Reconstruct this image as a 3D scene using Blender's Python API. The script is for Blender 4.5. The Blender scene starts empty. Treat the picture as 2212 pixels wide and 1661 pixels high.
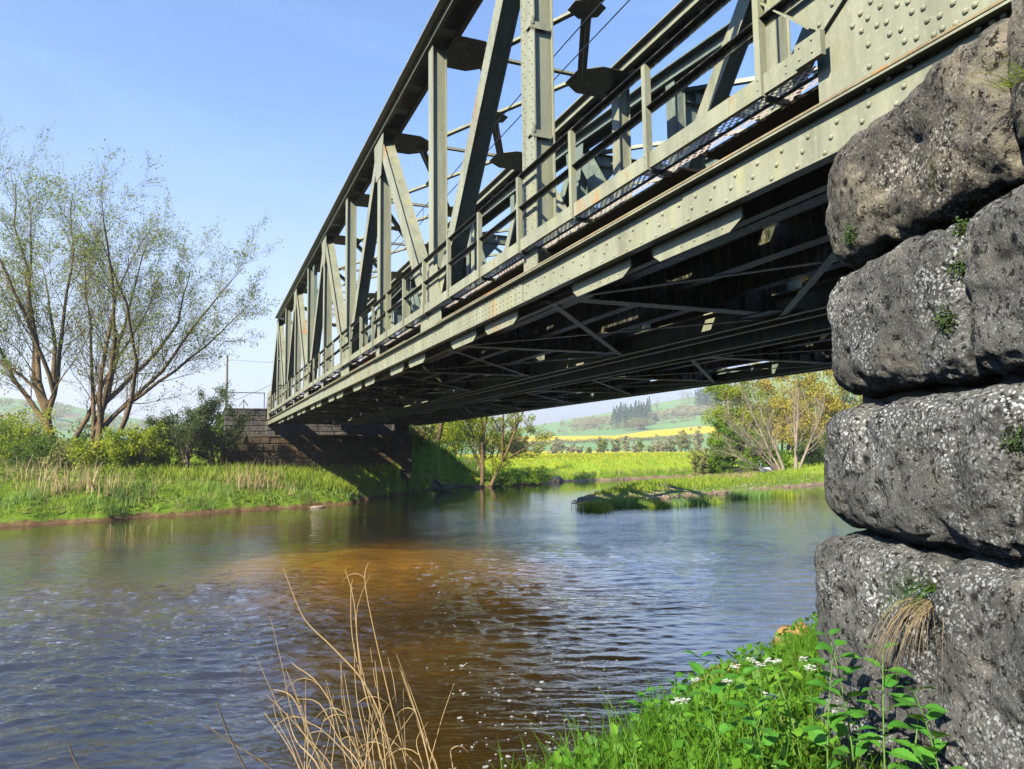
import bpy, bmesh, math, random
import numpy as np
from mathutils import Vector, Matrix, noise as mnoise
R_ = math.radians
SC = bpy.context.scene
COL = SC.collection
ZC = 3.0                      # eye height above the river surface
# ---------------------------------------------------------------- camera
FPX = 1597.0                  # focal length in units of 1/2212 of the picture width
YAW, PITCH, ROLL = 0.39459, 0.090857, 0.012
cF = Vector((math.sin(YAW)*math.cos(PITCH), math.cos(YAW)*math.cos(PITCH), math.sin(PITCH)))
cR = Vector((math.cos(YAW), -math.sin(YAW), 0)); cU = cR.cross(cF)
cc, ss = math.cos(ROLL), math.sin(ROLL)
cR, cU = cc*cR - ss*cU, ss*cR + cc*cU
cam = bpy.data.cameras.new('camera'); cam_o = bpy.data.objects.new('camera', cam); COL.objects.link(cam_o)
cam.sensor_width = 36; cam.lens = 36*FPX/2212; cam.clip_end = 9000; cam.clip_start = 0.05
m = Matrix((cR, cU, -cF)).transposed().to_4x4(); m.translation = (0, 0, ZC); cam_o.matrix_world = m
SC.camera = cam_o
# ---------------------------------------------------------------- light
SUN = Vector((-1.0, -0.55, 0.80)).normalized()      # towards the sun
elev = math.asin(SUN.z); azim = math.atan2(SUN.x, SUN.y)
w = bpy.data.worlds.new('World'); SC.world = w; w.use_nodes = True
nt = w.node_tree; bg = nt.nodes['Background']
sky = nt.nodes.new('ShaderNodeTexSky'); sky.sky_type = 'NISHITA'; sky.sun_disc = False
sky.sun_elevation = elev; sky.sun_rotation = azim
sky.air_density = 1.0; sky.dust_density = 0.9; sky.ozone_density = 2.6; sky.altitude = 100
wc = nt.nodes.new('ShaderNodeTexCoord'); wm = nt.nodes.new('ShaderNodeMapping')
wm.inputs['Scale'].default_value = (1.2, 3.2, 6.0); wm.inputs['Rotation'].default_value = (0.2, 0.35, 0.5)
wn = nt.nodes.new('ShaderNodeTexNoise'); wn.inputs['Scale'].default_value = 2.2; wn.inputs['Detail'].default_value = 7
wn.inputs['Roughness'].default_value = 0.62; wn.inputs['Distortion'].default_value = 0.6
wr = nt.nodes.new('ShaderNodeMapRange'); wr.inputs['From Min'].default_value = 0.50; wr.inputs['From Max'].default_value = 0.95
wr.inputs['To Max'].default_value = 0.10
wx = nt.nodes.new('ShaderNodeMix'); wx.data_type = 'RGBA'
wx.inputs['B'].default_value = (8.2, 9.0, 10.5, 1)
nt.links.new(wc.outputs['Generated'], wm.inputs['Vector']); nt.links.new(wm.outputs['Vector'], wn.inputs['Vector'])
nt.links.new(wn.outputs['Fac'], wr.inputs['Value']); nt.links.new(wr.outputs['Result'], wx.inputs['Factor'])
tint = nt.nodes.new('ShaderNodeMix'); tint.data_type = 'RGBA'; tint.blend_type = 'MULTIPLY'; tint.inputs['Factor'].default_value = 1; tint.inputs['B'].default_value = (.64,.97,1.30,1)
nt.links.new(sky.outputs['Color'], wx.inputs['A']); nt.links.new(wx.outputs['Result'], tint.inputs['A'])
sx = nt.nodes.new('ShaderNodeSeparateXYZ'); nt.links.new(wc.outputs['Generated'], sx.inputs[0])
hr = nt.nodes.new('ShaderNodeMapRange'); hr.interpolation_type = 'SMOOTHSTEP'; hr.inputs['From Min'].default_value = 0.45; hr.inputs['From Max'].default_value = 0.0; hr.inputs['To Max'].default_value = .72
nt.links.new(sx.outputs['Z'], hr.inputs['Value'])
hx = nt.nodes.new('ShaderNodeMix'); hx.data_type = 'RGBA'; hx.inputs['B'].default_value = (3.9, 4.05, 4.6, 1)
nt.links.new(hr.outputs['Result'], hx.inputs['Factor']); nt.links.new(tint.outputs['Result'], hx.inputs['A']); nt.links.new(hx.outputs['Result'], bg.inputs['Color'])
bg.inputs['Strength'].default_value = 0.086
sl = bpy.data.lights.new('sun', 'SUN'); so = bpy.data.objects.new('sun', sl); COL.objects.link(so)
sl.energy = 5.0; sl.angle = R_(0.5); sl.color = (1.0, 0.90, 0.73)
so.rotation_euler = SUN.to_track_quat('Z', 'Y').to_euler(); so.location = (-30, -10, 40)
SC.view_settings.view_transform = 'Standard'; SC.view_settings.look = 'None'
SC.view_settings.exposure = 1.5; SC.view_settings.gamma = 1.0
SC.cycles.max_bounces = 8; SC.cycles.transparent_max_bounces = 24; SC.cycles.glossy_bounces = 4
SC.cycles.diffuse_bounces = 0; SC.cycles.use_denoising = True; SC.cycles.sample_clamp_indirect = 6
SC.cycles.caustics_reflective = False; SC.cycles.caustics_refractive = False

# ---------------------------------------------------------------- helpers
def ray(u, v):
    return (cF + cR*((u-1106)/FPX) - cU*((v-830.5)/FPX))
def W(u, v, z=0.0):           # point where the line of sight meets the level z
    d = ray(u, v); t = (z-ZC)/d.z
    return (d.x*t, d.y*t)
def PD(u, depth):             # ground position at a bearing and a distance
    lat = (u-1106)/FPX*depth
    return (lat*math.cos(YAW)+depth*math.sin(YAW), depth*math.cos(YAW)-lat*math.sin(YAW))
def tag(o, label=None, cat=None, group=None, kind=None):
    for k, v in (('label', label), ('category', cat), ('group', group), ('kind', kind)):
        if v: o[k] = v
    return o
def empty(name, loc=(0, 0, 0), **k):
    o = bpy.data.objects.new(name, None); COL.objects.link(o); o.location = loc; o.empty_display_size = .2
    return tag(o, **k)
def mk(name, V, F, mat, parent=None, smooth=False, loc=None, **k):
    """V (n,3) array, F (m,k) array of equal faces or list of index lists."""
    me = bpy.data.meshes.new(name)
    V = np.asarray(V, dtype=np.float32)
    if loc is not None: V = V - np.asarray(loc, dtype=np.float32)
    if isinstance(F, np.ndarray):
        n, c = F.shape
        me.vertices.add(len(V)); me.vertices.foreach_set('co', V.ravel())
        me.loops.add(n*c); me.loops.foreach_set('vertex_index', F.astype(np.int32).ravel())
        me.polygons.add(n); me.polygons.foreach_set('loop_start', np.arange(0, n*c, c, dtype=np.int32))
        me.update(calc_edges=True)
    else:
        me.from_pydata(V.tolist(), [], F); me.update()
    if smooth: me.polygons.foreach_set('use_smooth', [True]*len(me.polygons))
    if mat is not None: me.materials.append(mat)
    o = bpy.data.objects.new(name, me); COL.objects.link(o)
    if parent is not None: o.parent = parent
    if loc is not None: o.location = loc
    return tag(o, **k)
class MB:
    def __init__(s): s.v = []; s.f = []
    def add(s, vs, fs):
        b = len(s.v); s.v += [tuple(p) for p in vs]; s.f += [[b+i for i in f] for f in fs]
    def box(s, x0, x1, y0, y1, z0, z1):
        s.add([(x0,y0,z0),(x1,y0,z0),(x1,y1,z0),(x0,y1,z0),(x0,y0,z1),(x1,y0,z1),(x1,y1,z1),(x0,y1,z1)],
              [(0,3,2,1),(4,5,6,7),(0,1,5,4),(1,2,6,5),(2,3,7,6),(3,0,4,7)])
    def bar(s, a, b, wd, ht, side=None):
        """a flat or square bar from a to b; wd along 'side', ht across."""
        a, b = Vector(a), Vector(b); d = (b-a).normalized()
        sd = Vector(side) if side else (d.cross(Vector((0,0,1))) if abs(d.z) < .95 else Vector((1,0,0)))
        sd = (sd - d*sd.dot(d)).normalized(); up = d.cross(sd)
        q = []
        for p in (a, b):
            for i, j in ((-1,-1),(1,-1),(1,1),(-1,1)): q.append(p + sd*(i*wd/2) + up*(j*ht/2))
        s.add(q, [(0,1,2,3),(7,6,5,4),(0,4,5,1),(1,5,6,2),(2,6,7,3),(3,7,4,0)])
    def prism(s, poly, x0, x1):       # polygon in (y,z), thickness along x
        n = len(poly)
        s.add([(x0,y,z) for y,z in poly]+[(x1,y,z) for y,z in poly],
              [list(range(n-1,-1,-1)), list(range(n,2*n))]+[(i,(i+1)%n,n+(i+1)%n,n+i) for i in range(n)])
    def prismz(s, poly, z0, z1):      # polygon in (x,y), thickness along z
        n = len(poly)
        s.add([(x,y,z0) for x,y in poly]+[(x,y,z1) for x,y in poly],
              [list(range(n-1,-1,-1)), list(range(n,2*n))]+[(i,(i+1)%n,n+(i+1)%n,n+i) for i in range(n)])
    def rivet(s, p, r, nrm=(-1,0,0), n=7):
        p = Vector(p); nn = Vector(nrm); a = nn.orthogonal().normalized(); b = nn.cross(a)
        vs = []
        for rr, hh in ((1,0),(.86,.42),(.45,.72)):
            for k in range(n):
                t = 2*math.pi*k/n; vs.append(p + (a*math.cos(t)+b*math.sin(t))*rr*r + nn*hh*r)
        vs.append(p+nn*.8*r); fs = []
        for q in range(2):
            for k in range(n): fs.append((q*n+k, q*n+(k+1)%n, (q+1)*n+(k+1)%n, (q+1)*n+k))
        for k in range(n): fs.append((2*n+k, 2*n+(k+1)%n, 3*n))
        s.add(vs, fs)
    def tube(s, pts, rad, n=6, cap=False):
        prev = None; b0 = len(s.v)
        for i, p in enumerate(pts):
            p = Vector(p); d = (Vector(pts[min(i+1,len(pts)-1)])-Vector(pts[max(i-1,0)])).normalized()
            a = d.orthogonal().normalized() if prev is None else (prev - d*prev.dot(d)).normalized()
            prev = a; b = d.cross(a); r = rad[i] if hasattr(rad,'__len__') else rad
            for k in range(n):
                t = 2*math.pi*k/n; s.v.append(tuple(p+(a*math.cos(t)+b*math.sin(t))*r))
        for i in range(len(pts)-1):
            for k in range(n): s.f.append([b0+i*n+k, b0+i*n+(k+1)%n, b0+(i+1)*n+(k+1)%n, b0+(i+1)*n+k])
        if cap: s.f.append([b0+k for k in range(n)][::-1]); s.f.append([b0+(len(pts)-1)*n+k for k in range(n)])
    def build(s, name, mat, parent=None, smooth=False, **k):
        return mk(name, s.v, s.f, mat, parent, smooth, **k)

# ---------------------------------------------------------------- materials
KA = .80      # one overall scale for the painted, leaf and stone colours
def kc(c): return tuple(x*KA for x in c)
def newmat(name):
    m = bpy.data.materials.new(name); m.use_nodes = True
    return m, m.node_tree.nodes, m.node_tree.links, m.node_tree.nodes['Principled BSDF']
class NB:                      # small node-building helper
    def __init__(s, m): s.t = m.node_tree; s.n = s.t.nodes; s.l = s.t.links; s._o = None
    def link(s, a, b): s.l.new(a, b)
    def obj(s):
        if s._o is None: s._o = s.n.new('ShaderNodeTexCoord').outputs['Object']
        return s._o
    def mapping(s, vec, scale=(1,1,1), rot=(0,0,0)):
        q = s.n.new('ShaderNodeMapping'); q.inputs['Scale'].default_value = scale; q.inputs['Rotation'].default_value = rot
        s.link(vec, q.inputs['Vector']); return q.outputs['Vector']
    def noise(s, scale, detail=4, rough=.55, vec=None, dist=0):
        q = s.n.new('ShaderNodeTexNoise'); q.inputs['Scale'].default_value = scale; q.inputs['Detail'].default_value = detail
        q.inputs['Roughness'].default_value = rough; q.inputs['Distortion'].default_value = dist
        s.link(vec if vec is not None else s.obj(), q.inputs['Vector']); return q.outputs['Fac']
    def voro(s, scale, vec=None, feat='F1', out='Distance', rnd=1):
        q = s.n.new('ShaderNodeTexVoronoi'); q.inputs['Scale'].default_value = scale; q.feature = feat
        q.inputs['Randomness'].default_value = rnd
        s.link(vec if vec is not None else s.obj(), q.inputs['Vector']); return q.outputs[out]
    def rng(s, v, a, b, c=0, d=1):
        q = s.n.new('ShaderNodeMapRange'); s.link(v, q.inputs['Value'])
        for k, x in (('From Min',a),('From Max',b),('To Min',c),('To Max',d)): q.inputs[k].default_value = x
        return q.outputs['Result']
    def mth(s, op, a, b=0.0):
        q = s.n.new('ShaderNodeMath'); q.operation = op
        for i, x in enumerate((a, b)):
            if isinstance(x, (int, float)): q.inputs[i].default_value = x
            else: s.link(x, q.inputs[i])
        return q.outputs[0]
    def mix(s, fac, a, b, mode='MIX'):
        q = s.n.new('ShaderNodeMix'); q.data_type = 'RGBA'; q.blend_type = mode
        if isinstance(fac, (int, float)): q.inputs['Factor'].default_value = fac
        else: s.link(fac, q.inputs['Factor'])
        for k, x in (('A',a),('B',b)):
            if isinstance(x, tuple): q.inputs[k].default_value = (*x[:3], 1)
            else: s.link(x, q.inputs[k])
        return q.outputs['Result']
    def bump(s, h, strength, dist=.02, nrm=None):
        q = s.n.new('ShaderNodeBump'); q.inputs['Strength'].default_value = strength; q.inputs['Distance'].default_value = dist
        s.link(h, q.inputs['Height'])
        if nrm is not None: s.link(nrm, q.inputs['Normal'])
        return q.outputs['Normal']
    def sep(s, vec):
        q = s.n.new('ShaderNodeSeparateXYZ'); s.link(vec, q.inputs[0]); return q.outputs
    def rand_island(s): return s.n.new('ShaderNodeNewGeometry').outputs['Random Per Island']
    def attr(s, name, out='Fac'):
        q = s.n.new('ShaderNodeAttribute'); q.attribute_name = name; return q.outputs[out]

def steel(name, base=(.275,.29,.205), rust=.5, dark=None, spec=.42):
    m, n, l, P = newmat(name); b = NB(m)
    v = b.mapping(b.obj(), (1, 1, .18))
    c = b.mix(b.rng(b.noise(2.2,5,.6,v), .35,.7), base, tuple(x*.62 for x in base))
    c = b.mix(b.mth('MULTIPLY', b.rng(b.noise(9,6,.65,v), .52,.72), .5), c, (.32,.32,.25))
    c = b.mix(b.mth('MULTIPLY', b.rng(b.noise(3.1,4,.6,v), .56,.74), .55), c, (.33,.33,.12))
    r = b.rng(b.noise(1.3,8,.72,b.mapping(b.obj(),(1,1,.45))), .62-.06*rust, .72-.06*rust)
    c = b.mix(b.mth('MULTIPLY', r, min(1,.75*rust+.2)), c, (.36,.17,.045))
    c = b.mix(b.mth('MULTIPLY', b.rng(b.noise(6.5,6,.7,b.mapping(b.obj(),(1,1,.10),(0,0,0))), .50,.66), .38), c, tuple(x*.42 for x in base))
    c = b.mix(b.mth('MULTIPLY', b.rng(b.noise(22,5,.7), .55,.65), .30), c, (.40,.39,.30))
    r2 = b.rng(b.noise(30,3,.6), .62,.72)
    c = b.mix(b.mth('MULTIPLY', r2, .5*rust), c, (.30,.12,.04))
    l.new(c, P.inputs['Base Color']); P.inputs['Roughness'].default_value = spec
    P.inputs['Specular IOR Level'].default_value = .35
    l.new(b.bump(b.noise(14,5,.6), .12, .01), P.inputs['Normal'])
    return m
def simple(name, col, rough=.8, var=.3, scale=3, col2=None, bump=0, bscale=20):
    col = kc(col); col2 = kc(col2) if col2 else None
    m, n, l, P = newmat(name); b = NB(m)
    c = b.mix(b.rng(b.noise(scale,5,.6), .3,.7), col, col2 or tuple(x*(1-var) for x in col))
    l.new(c, P.inputs['Base Color']); P.inputs['Roughness'].default_value = rough
    P.inputs['Specular IOR Level'].default_value = .25
    if bump: l.new(b.bump(b.noise(bscale,5,.65), bump, .03), P.inputs['Normal'])
    return m
def leafmat(name, c1, c2, trans=.45, c3=None, patch=.6, gloss=.5):
    c1, c2 = kc(c1), kc(c2); c3 = kc(c3) if c3 else None
    m, n, l, P = newmat(name); b = NB(m)
    r = b.rand_island()
    c = b.mix(r, c1, c2)
    if c3: c = b.mix(b.mth('MULTIPLY', b.rng(b.noise(patch,3,.5), .42,.62), .8), c, c3)
    l.new(c, P.inputs['Base Color']); P.inputs['Roughness'].default_value = gloss; P.inputs['Specular IOR Level'].default_value = .2
    t = n.new('ShaderNodeBsdfTranslucent'); l.new(b.mix(.35, c, (.35,.45,.03)), t.inputs['Color'])
    x = n.new('ShaderNodeMixShader'); x.inputs[0].default_value = trans
    l.new(P.outputs[0], x.inputs[1]); l.new(t.outputs[0], x.inputs[2])
    l.new(x.outputs[0], n['Material Output'].inputs['Surface'])
    return m
M = {}
M['steel'] = steel('painted_steel', rust=.45)
M['steel_rusty'] = steel('rusty_painted_steel', rust=.9)
M['steel_floor_shade'] = steel('shaded_floor_steel', base=(.015,.017,.013), rust=.35)  # near-black base: shade under the bridge is put into the colour
M['steel_shade'] = steel('shaded_steel', base=(.014,.016,.013), rust=.1)  # bridge steel with shade painted in, for bracing, gussets and rails
M['steel_teal'] = steel('teal_steel', base=(.15,.20,.165), rust=.3)
M['steel_edge'] = steel('lichen_edged_steel', base=(.27,.22,.12), rust=1.6)
M['rust'] = simple('rusty_brown', (.24,.13,.05), .8, .4, 2, (.33,.24,.08))
M['deckplate'] = simple('deck_plate', (.02,.015,.012), .9, .5, 3, (.02,.016,.012))  # underside shade is put into this near-black too
M['wire'] = simple('wire_copper', (.06,.07,.10), .6)
M['wood'] = simple('grey_wood', (.30,.27,.23), .9, .4, 6)
# ================================================================ the truss bridge
def zr(z): return z+ZC
rnd = random.Random(7)
P_ = 4.8; Y8 = 9.05
def ny(k): return Y8 + (8-k)*P_
YN, YFAR = 2.65, ny(0)+6.4
def hbeam(mb, X, a, b, wd, dp, t=.02, riv=0, sgn=1, rv=.018, two=True):
    """built-up member in a vertical plane: outer flange, web, inner flange; a,b are (y,z)."""
    a, b = Vector((0, *a)), Vector((0, *b)); d = (b-a).normalized(); s = Vector((1,0,0)).cross(d)
    for x0 in (X, X+sgn*(dp-t)):
        q = [(p+s*i*wd/2) for p in (a,b) for i in (-1,1)]
        mb.prism([(q[0].y,q[0].z),(q[1].y,q[1].z),(q[3].y,q[3].z),(q[2].y,q[2].z)], min(x0,x0+sgn*t), max(x0,x0+sgn*t))
    x0, x1 = sorted((X+sgn*(t+.001), X+sgn*(dp-t-.001)))
    for o_ in (-(wd/2-.06), wd/2-.06):
        q = [(p+s*(o_+i*t/2)) for p in (a,b) for i in (-1,1)]
        mb.prism([(q[0].y,q[0].z),(q[1].y,q[1].z),(q[3].y,q[3].z),(q[2].y,q[2].z)], x0, x1)
    if riv and sgn > 0:
        L = (b-a).length; n = int(L/riv)
        for i in range(n):
            c = a + d*(riv*(i+.5))
            if c.y > 26: continue
            for j, off in ((-1, 0), (1, 0)):
                cc_ = c + s*(j*wd*.34) + d*((i % 2)*.0)
                mb.rivet((X, cc_.y, cc_.z), rv)
                if wd > .42 and i % 1 == 0:
                    c2 = c + s*(j*wd*.2) + d*(riv*.5); mb.rivet((X, c2.y, c2.z), rv)
            mbx = X+sgn*(dp-t)
            if c.y < 18:
                for j in (-1, 1):
                    c2 = c + s*(j*wd*.36); mb.rivet((mbx, c2.y, c2.z), rv)

bridge = empty('truss_bridge', (4.06, 30, ZC+2.0), label='olive green riveted steel truss railway bridge nearest the camera, spanning the river', cat='bridge', group='railway truss bridges')
def bpart(mb, name, mat, parent, smooth=False, **k):
    px = parent.location if parent.type == 'EMPTY' else None
    o = mk(name, mb.v, mb.f, mat, None, smooth, **k)
    o.parent = parent
    if parent.type == 'EMPTY' and parent.parent is None:
        o.matrix_parent_inverse = Matrix.Translation(-Vector(parent.location))
    return o

def make_truss(root, X, sgn, ztop, detail, st, odd_w=.30, sub=False):
    """one truss plane. X = outer face, sgn=+1 when the inside is towards +X."""
    zb0, zb1 = zr(2.03), zr(2.39)
    # bottom chord: two webs, top flange plates, bottom angles
    mb = MB()
    xo, xi = X, X+sgn*.34
    def bx(x0, x1, y0, y1, z0, z1): mb.box(min(x0,x1), max(x0,x1), y0, y1, z0, z1)
    bx(xo, xo+sgn*.02, YN-1.4, YFAR+.5, zb0, zb1)
    bx(xi, xi+sgn*.02, YN-1.4, YFAR+.5, zb0, zb1)
    bx(xo-sgn*.095, xi+sgn*.10, YN-1.4, YFAR+.5, zb1+.001, zb1+.022)
    bx(xo-sgn*.085, xo-sgn*.001, YN-1.4, YFAR+.5, zb0, zb0+.014)
    bx(xi+sgn*.021, xi+sgn*.10, YN-1.4, YFAR+.5, zb0, zb0+.014)
    if detail:
        mk_cov = MB(); mb_main = mb; mb = mk_cov
        for y0, y1 in ((0.6,4.9),(4.9,6.8),(6.8,13.2),(15.5,21.0),(21.0,28.5),(31,40)):
            xa_, xb_ = sorted((xo-sgn*(.10+.004*rnd.random()), xo+sgn*.1)); mk_cov.box(xa_, xb_, y0, y1, zb1+.0225, zb1+.040)
        bpart(mb, 'flange_cover', M['steel_edge'] if sgn > 0 else st, root); mb = mb_main
        for y0, y1 in ((1.0,5.55),(9.3,13.0),(19.0,22.5),(28,32)):
            bx(xo-sgn*.012, xo-sgn*.0005, y0, y1, zb0+.03, zb1-.03)
        def ro(y):      # outer plate thickness at y
            return xo-(.012 if any(a<y<b for a,b in ((1.0,5.55),(9.3,13.0),(19.0,22.5),(28,32))) else 0)
        y = 1.3; i = 0
        while y < 26:
            dense = 9.3 < y < 13.0 or 19 < y < 22.5
            if dense:
                for z in (.07,.14,.21,.29): mb.rivet((ro(y), y, zb0+z), .017)
                y += .15
            else:
                mb.rivet((ro(y), y, zb0+.25), .021)
                mb.rivet((ro(y+.12), y+.12, zb0+.07), .021)
                if y < 5.5: mb.rivet((ro(y), y+.06, zb0+.16), .021)
                elif i % 2: mb.rivet((ro(y), y+.06, zb0+.16), .020)
                y += .27
            i += 1
    bpart(mb, 'bottom_chord', st, root)
    # plates hanging under the outer web
    mb = MB()
    ks = [] if not (detail and sgn > 0) else [(8.62+(8-k)*P_ , s0, s1) for k in range(0, 11) for s0, s1 in ((1.0,2.35),(2.75,4.1))]
    for base, s0, s1 in ks:
        y0 = base-P_+s0; y1 = base-P_+s1
        if y1 > YFAR-1 or y0 < .8: continue
        xx = X+sgn*.045
        mb.prism([(y0,zr(1.93)),(y0,zb0-.002),(y1,zb0-.002),(y1-.02,zr(1.93)),(y1-.14,zr(1.85)),(y0+.16,zr(1.85))], min(xx,xx+sgn*.02), max(xx,xx+sgn*.02))
        if y0 < 20:
            n = int((y1-y0-.4)/.2)
            for i in range(n): mb.rivet((xx, y0+.25+i*.2, zr(1.91)), .014)
        bpart(mb, 'hanging_plate', st, root); mb = MB()
    # top chord
    mb = MB()
    zt = [zr(ztop(k)) for k in range(9)]
    for k in range(8):
        ya, yb, za, zb = ny(k), ny(k+1), zt[k], zt[k+1]
        ex = .25
        if k == 0: ya += ex
        if k == 7: yb -= ex
        for x0, x1, dz0, dz1 in ((X-sgn*.17, X+sgn*.50, -.03, 0), (X, X+sgn*.02, -.28, -.031), (X+sgn*.36, X+sgn*.38, -.28, -.031),
                                 (X-sgn*.06, X-sgn*.001, -.28, -.266), (X+sgn*.381, X+sgn*.46, -.28, -.266)):
            mb.prism([(yb,zb+dz0),(yb,zb+dz1),(ya,za+dz1),(ya,za+dz0)], min(x0,x1), max(x0,x1))
        if detail:
            for q in range(4):
                t = (q+.5)/4; yy = ya+(yb-ya)*t; zz = za+(zb-za)*t
                mb.box(min(X+sgn*.022,X+sgn*.318), max(X+sgn*.022,X+sgn*.318), yy-.13, yy+.13, zz-.278, zz-.262)
        if detail and sgn > 0:
            y = yb
            while y < ya:
                t = (y-yb)/(ya-yb); zz = zb+(za-zb)*t
                if y < 34:
                    mb.rivet((X-.035, y, zz-.28), .018, (0,0,-1)); 
                    mb.rivet((X, y+.1, zz-.09), .016)
                y += .2
    bpart(mb, 'top_chord', st, root)
    # end posts
    for ya, yb, zz in ((ny(8), YN, zt[8]), (ny(0), YFAR, zt[0])):
        mb = MB()
        hbeam(mb, X+sgn*.001, (ya, zz-.2), (yb, zr(2.3)), .46, .335, .02, .14 if detail and sgn>0 else 0, sgn, .02)
        bpart(mb, 'end_post', st, root)
    # posts and diagonals
    for k in range(9):
        mb = MB(); big = k in (0, 8)
        wd = .45 if big else odd_w
        hbeam(mb, X+sgn*.002, (ny(k), zb1-.02), (ny(k), zt[k]-.28), wd, .30, .018, .17 if (detail and big) else 0, sgn, .016)
        if detail and big and sgn > 0:      # bolted stop brackets between the flanges
            for z in (4.35, 5.9, 7.4):
                mb.box(X-.03, X-.001, ny(k)-.24, ny(k)-.02, zr(z)-.02, zr(z)+.09)
                mb.box(X-.05, X+.24, ny(k)-.23, ny(k)-.215, zr(z)-.08, zr(z)+.02)
        bpart(mb, 'vertical_post', st, root)
    for k in range(8):
        top, bot = (k, k+1) if k % 2 == 0 else (k+1, k)
        mb = MB()
        hbeam(mb, X+sgn*.006, (ny(bot), zb1+.05), (ny(top), zt[top]-.27), .34, .30, .018, .19 if detail and k>1 else 0, sgn, .015)
        up = k % 2 == 0
        bpart(mb, 'diagonal', st if not (detail and sgn>0 and up) else M['steel_rusty'], root)
    # gussets
    for k in range(9):
        y = ny(k); mb = MB(); x0, x1 = sorted((X-sgn*.012, X+sgn*.0005))
        if k % 2:
            pts = [(y-.72,zr(2.415)),(y+.72,zr(2.415)),(y+.66,zr(2.95)),(y+.42,zr(3.62)),(y-.42,zr(3.62)),(y-.66,zr(2.95))]
            mb.prism(pts, x0, x1)
            if detail and sgn > 0 and y < 26:
                for i in range(7):
                    for j in range(8):
                        yy = y-.56+i*.187; z = 2.5+j*.15
                        if abs(yy-y) < .66-(max(0,z-2.95))*.36-.05: mb.rivet((X-.012, yy, zr(z)), .014)
        else:
            zt_ = zt[k]
            pts = [(y-.55,zt_-.27),(y+.55,zt_-.27),(y+.5,zt_-.62),(y+.3,zt_-1.35),(y-.3,zt_-1.35),(y-.5,zt_-.62)]
            mb.prism(pts, x0, x1)
            if detail and sgn > 0:
                for i in range(6):
                    for j in range(7):
                        yy = y-.42+i*.168; z = .45+j*.13
                        if abs(yy-y) < .5-(max(0,z-.62))*.27-.05: mb.rivet((X-.012, yy, zt_-z), .016)
            if k not in (0, 8): 
                bpart(mb, 'gusset_plate', st, root); mb = MB()
                mb.prism([(y-.2,zr(2.415)),(y+.2,zr(2.415)),(y+.2,zr(2.9)),(y-.2,zr(2.9))], x0, x1)
        bpart(mb, 'gusset_plate', st, root)
    # end gussets
    for y, dr in ((YN, 1), (YFAR, -1)):
        mb = MB(); x0, x1 = sorted((X-sgn*.022, X+sgn*.0005))
        pts = [(y-dr*1.35,zr(2.413)),(y+dr*1.22,zr(2.413)),(y+dr*1.22,zr(3.0)),(y+dr*2.05,zr(3.83)),(y+dr*1.5,zr(4.35)),(y-dr*.2,zr(4.35)),(y-dr*1.35,zr(3.4))]
        if dr < 0: pts = pts[::-1]
        mb.prism(pts, x0, x1)
        if detail and sgn > 0 and dr > 0:
            x = X-.022
            # rivets in the pattern of the plate
            for cu_, cv_ in ((1407,30),(1475,12),(1573,50),(1500,75),(1677,100),(1597,130),(1900,30),(2070,20),(1912,115),(2080,100),(1780,150),(1695,180),(1920,185),(1432,187),(1360,215),(1340,140),(1530,240),(1455,260),(1628,295),(1550,315),(1345,355),(1232,420),(1225,282),(1280,160),(1222,115),(1175,85),(1125,165),(1182,195),(1355,492),(1490,420),(1230,565),(1760,20),(1840,70),(1990,60),(2010,140),(2150,10),(2160,60),(1640,220),(1700,262),(1800,215),(1300,40),(1240,10)):
                d_ = ray((2700+cu_*.6322)*.54004, cv_*.6322*.54004); t_ = x/d_.x; mb.rivet((x, d_.y*t_, ZC+d_.z*t_), .0215)
            for q_ in range(12):
                mb.rivet((x, 2.5-q_*.13, zr(2.52)+.02*(q_%2)), .0215); mb.rivet((x, 2.45-q_*.13, zr(3.5)), .0215)
            # slanting stiffener with rivets and angle along the free edge
            mb.bar((x-.018, 3.86, zr(2.985)), (x-.018, 2.9, zr(3.62)), .13, .03, (0,.55,.83))
            for i in range(7): 
                t = .06+i*.13; mb.rivet((x-.033, 3.86-.96*t, zr(2.985)+.635*t), .02)
            mb.bar((X-.07, 3.84, zr(3.0)), (X-.07, 4.66, zr(3.82)), .012, .10, (0,.7,-.7))
            mb.bar((X+.30, 3.80, zr(2.9)), (X+.30, 4.66, zr(3.78)), .012, .10, (0,.7,-.7))
        bpart(mb, 'end_gusset_plate', st, root)

def flat_top(k): return 8.50
make_truss(bridge, 4.06, 1, flat_top, True, M['steel'])
make_truss(bridge, 8.66, -1, flat_top, True, M['steel'])

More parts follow.
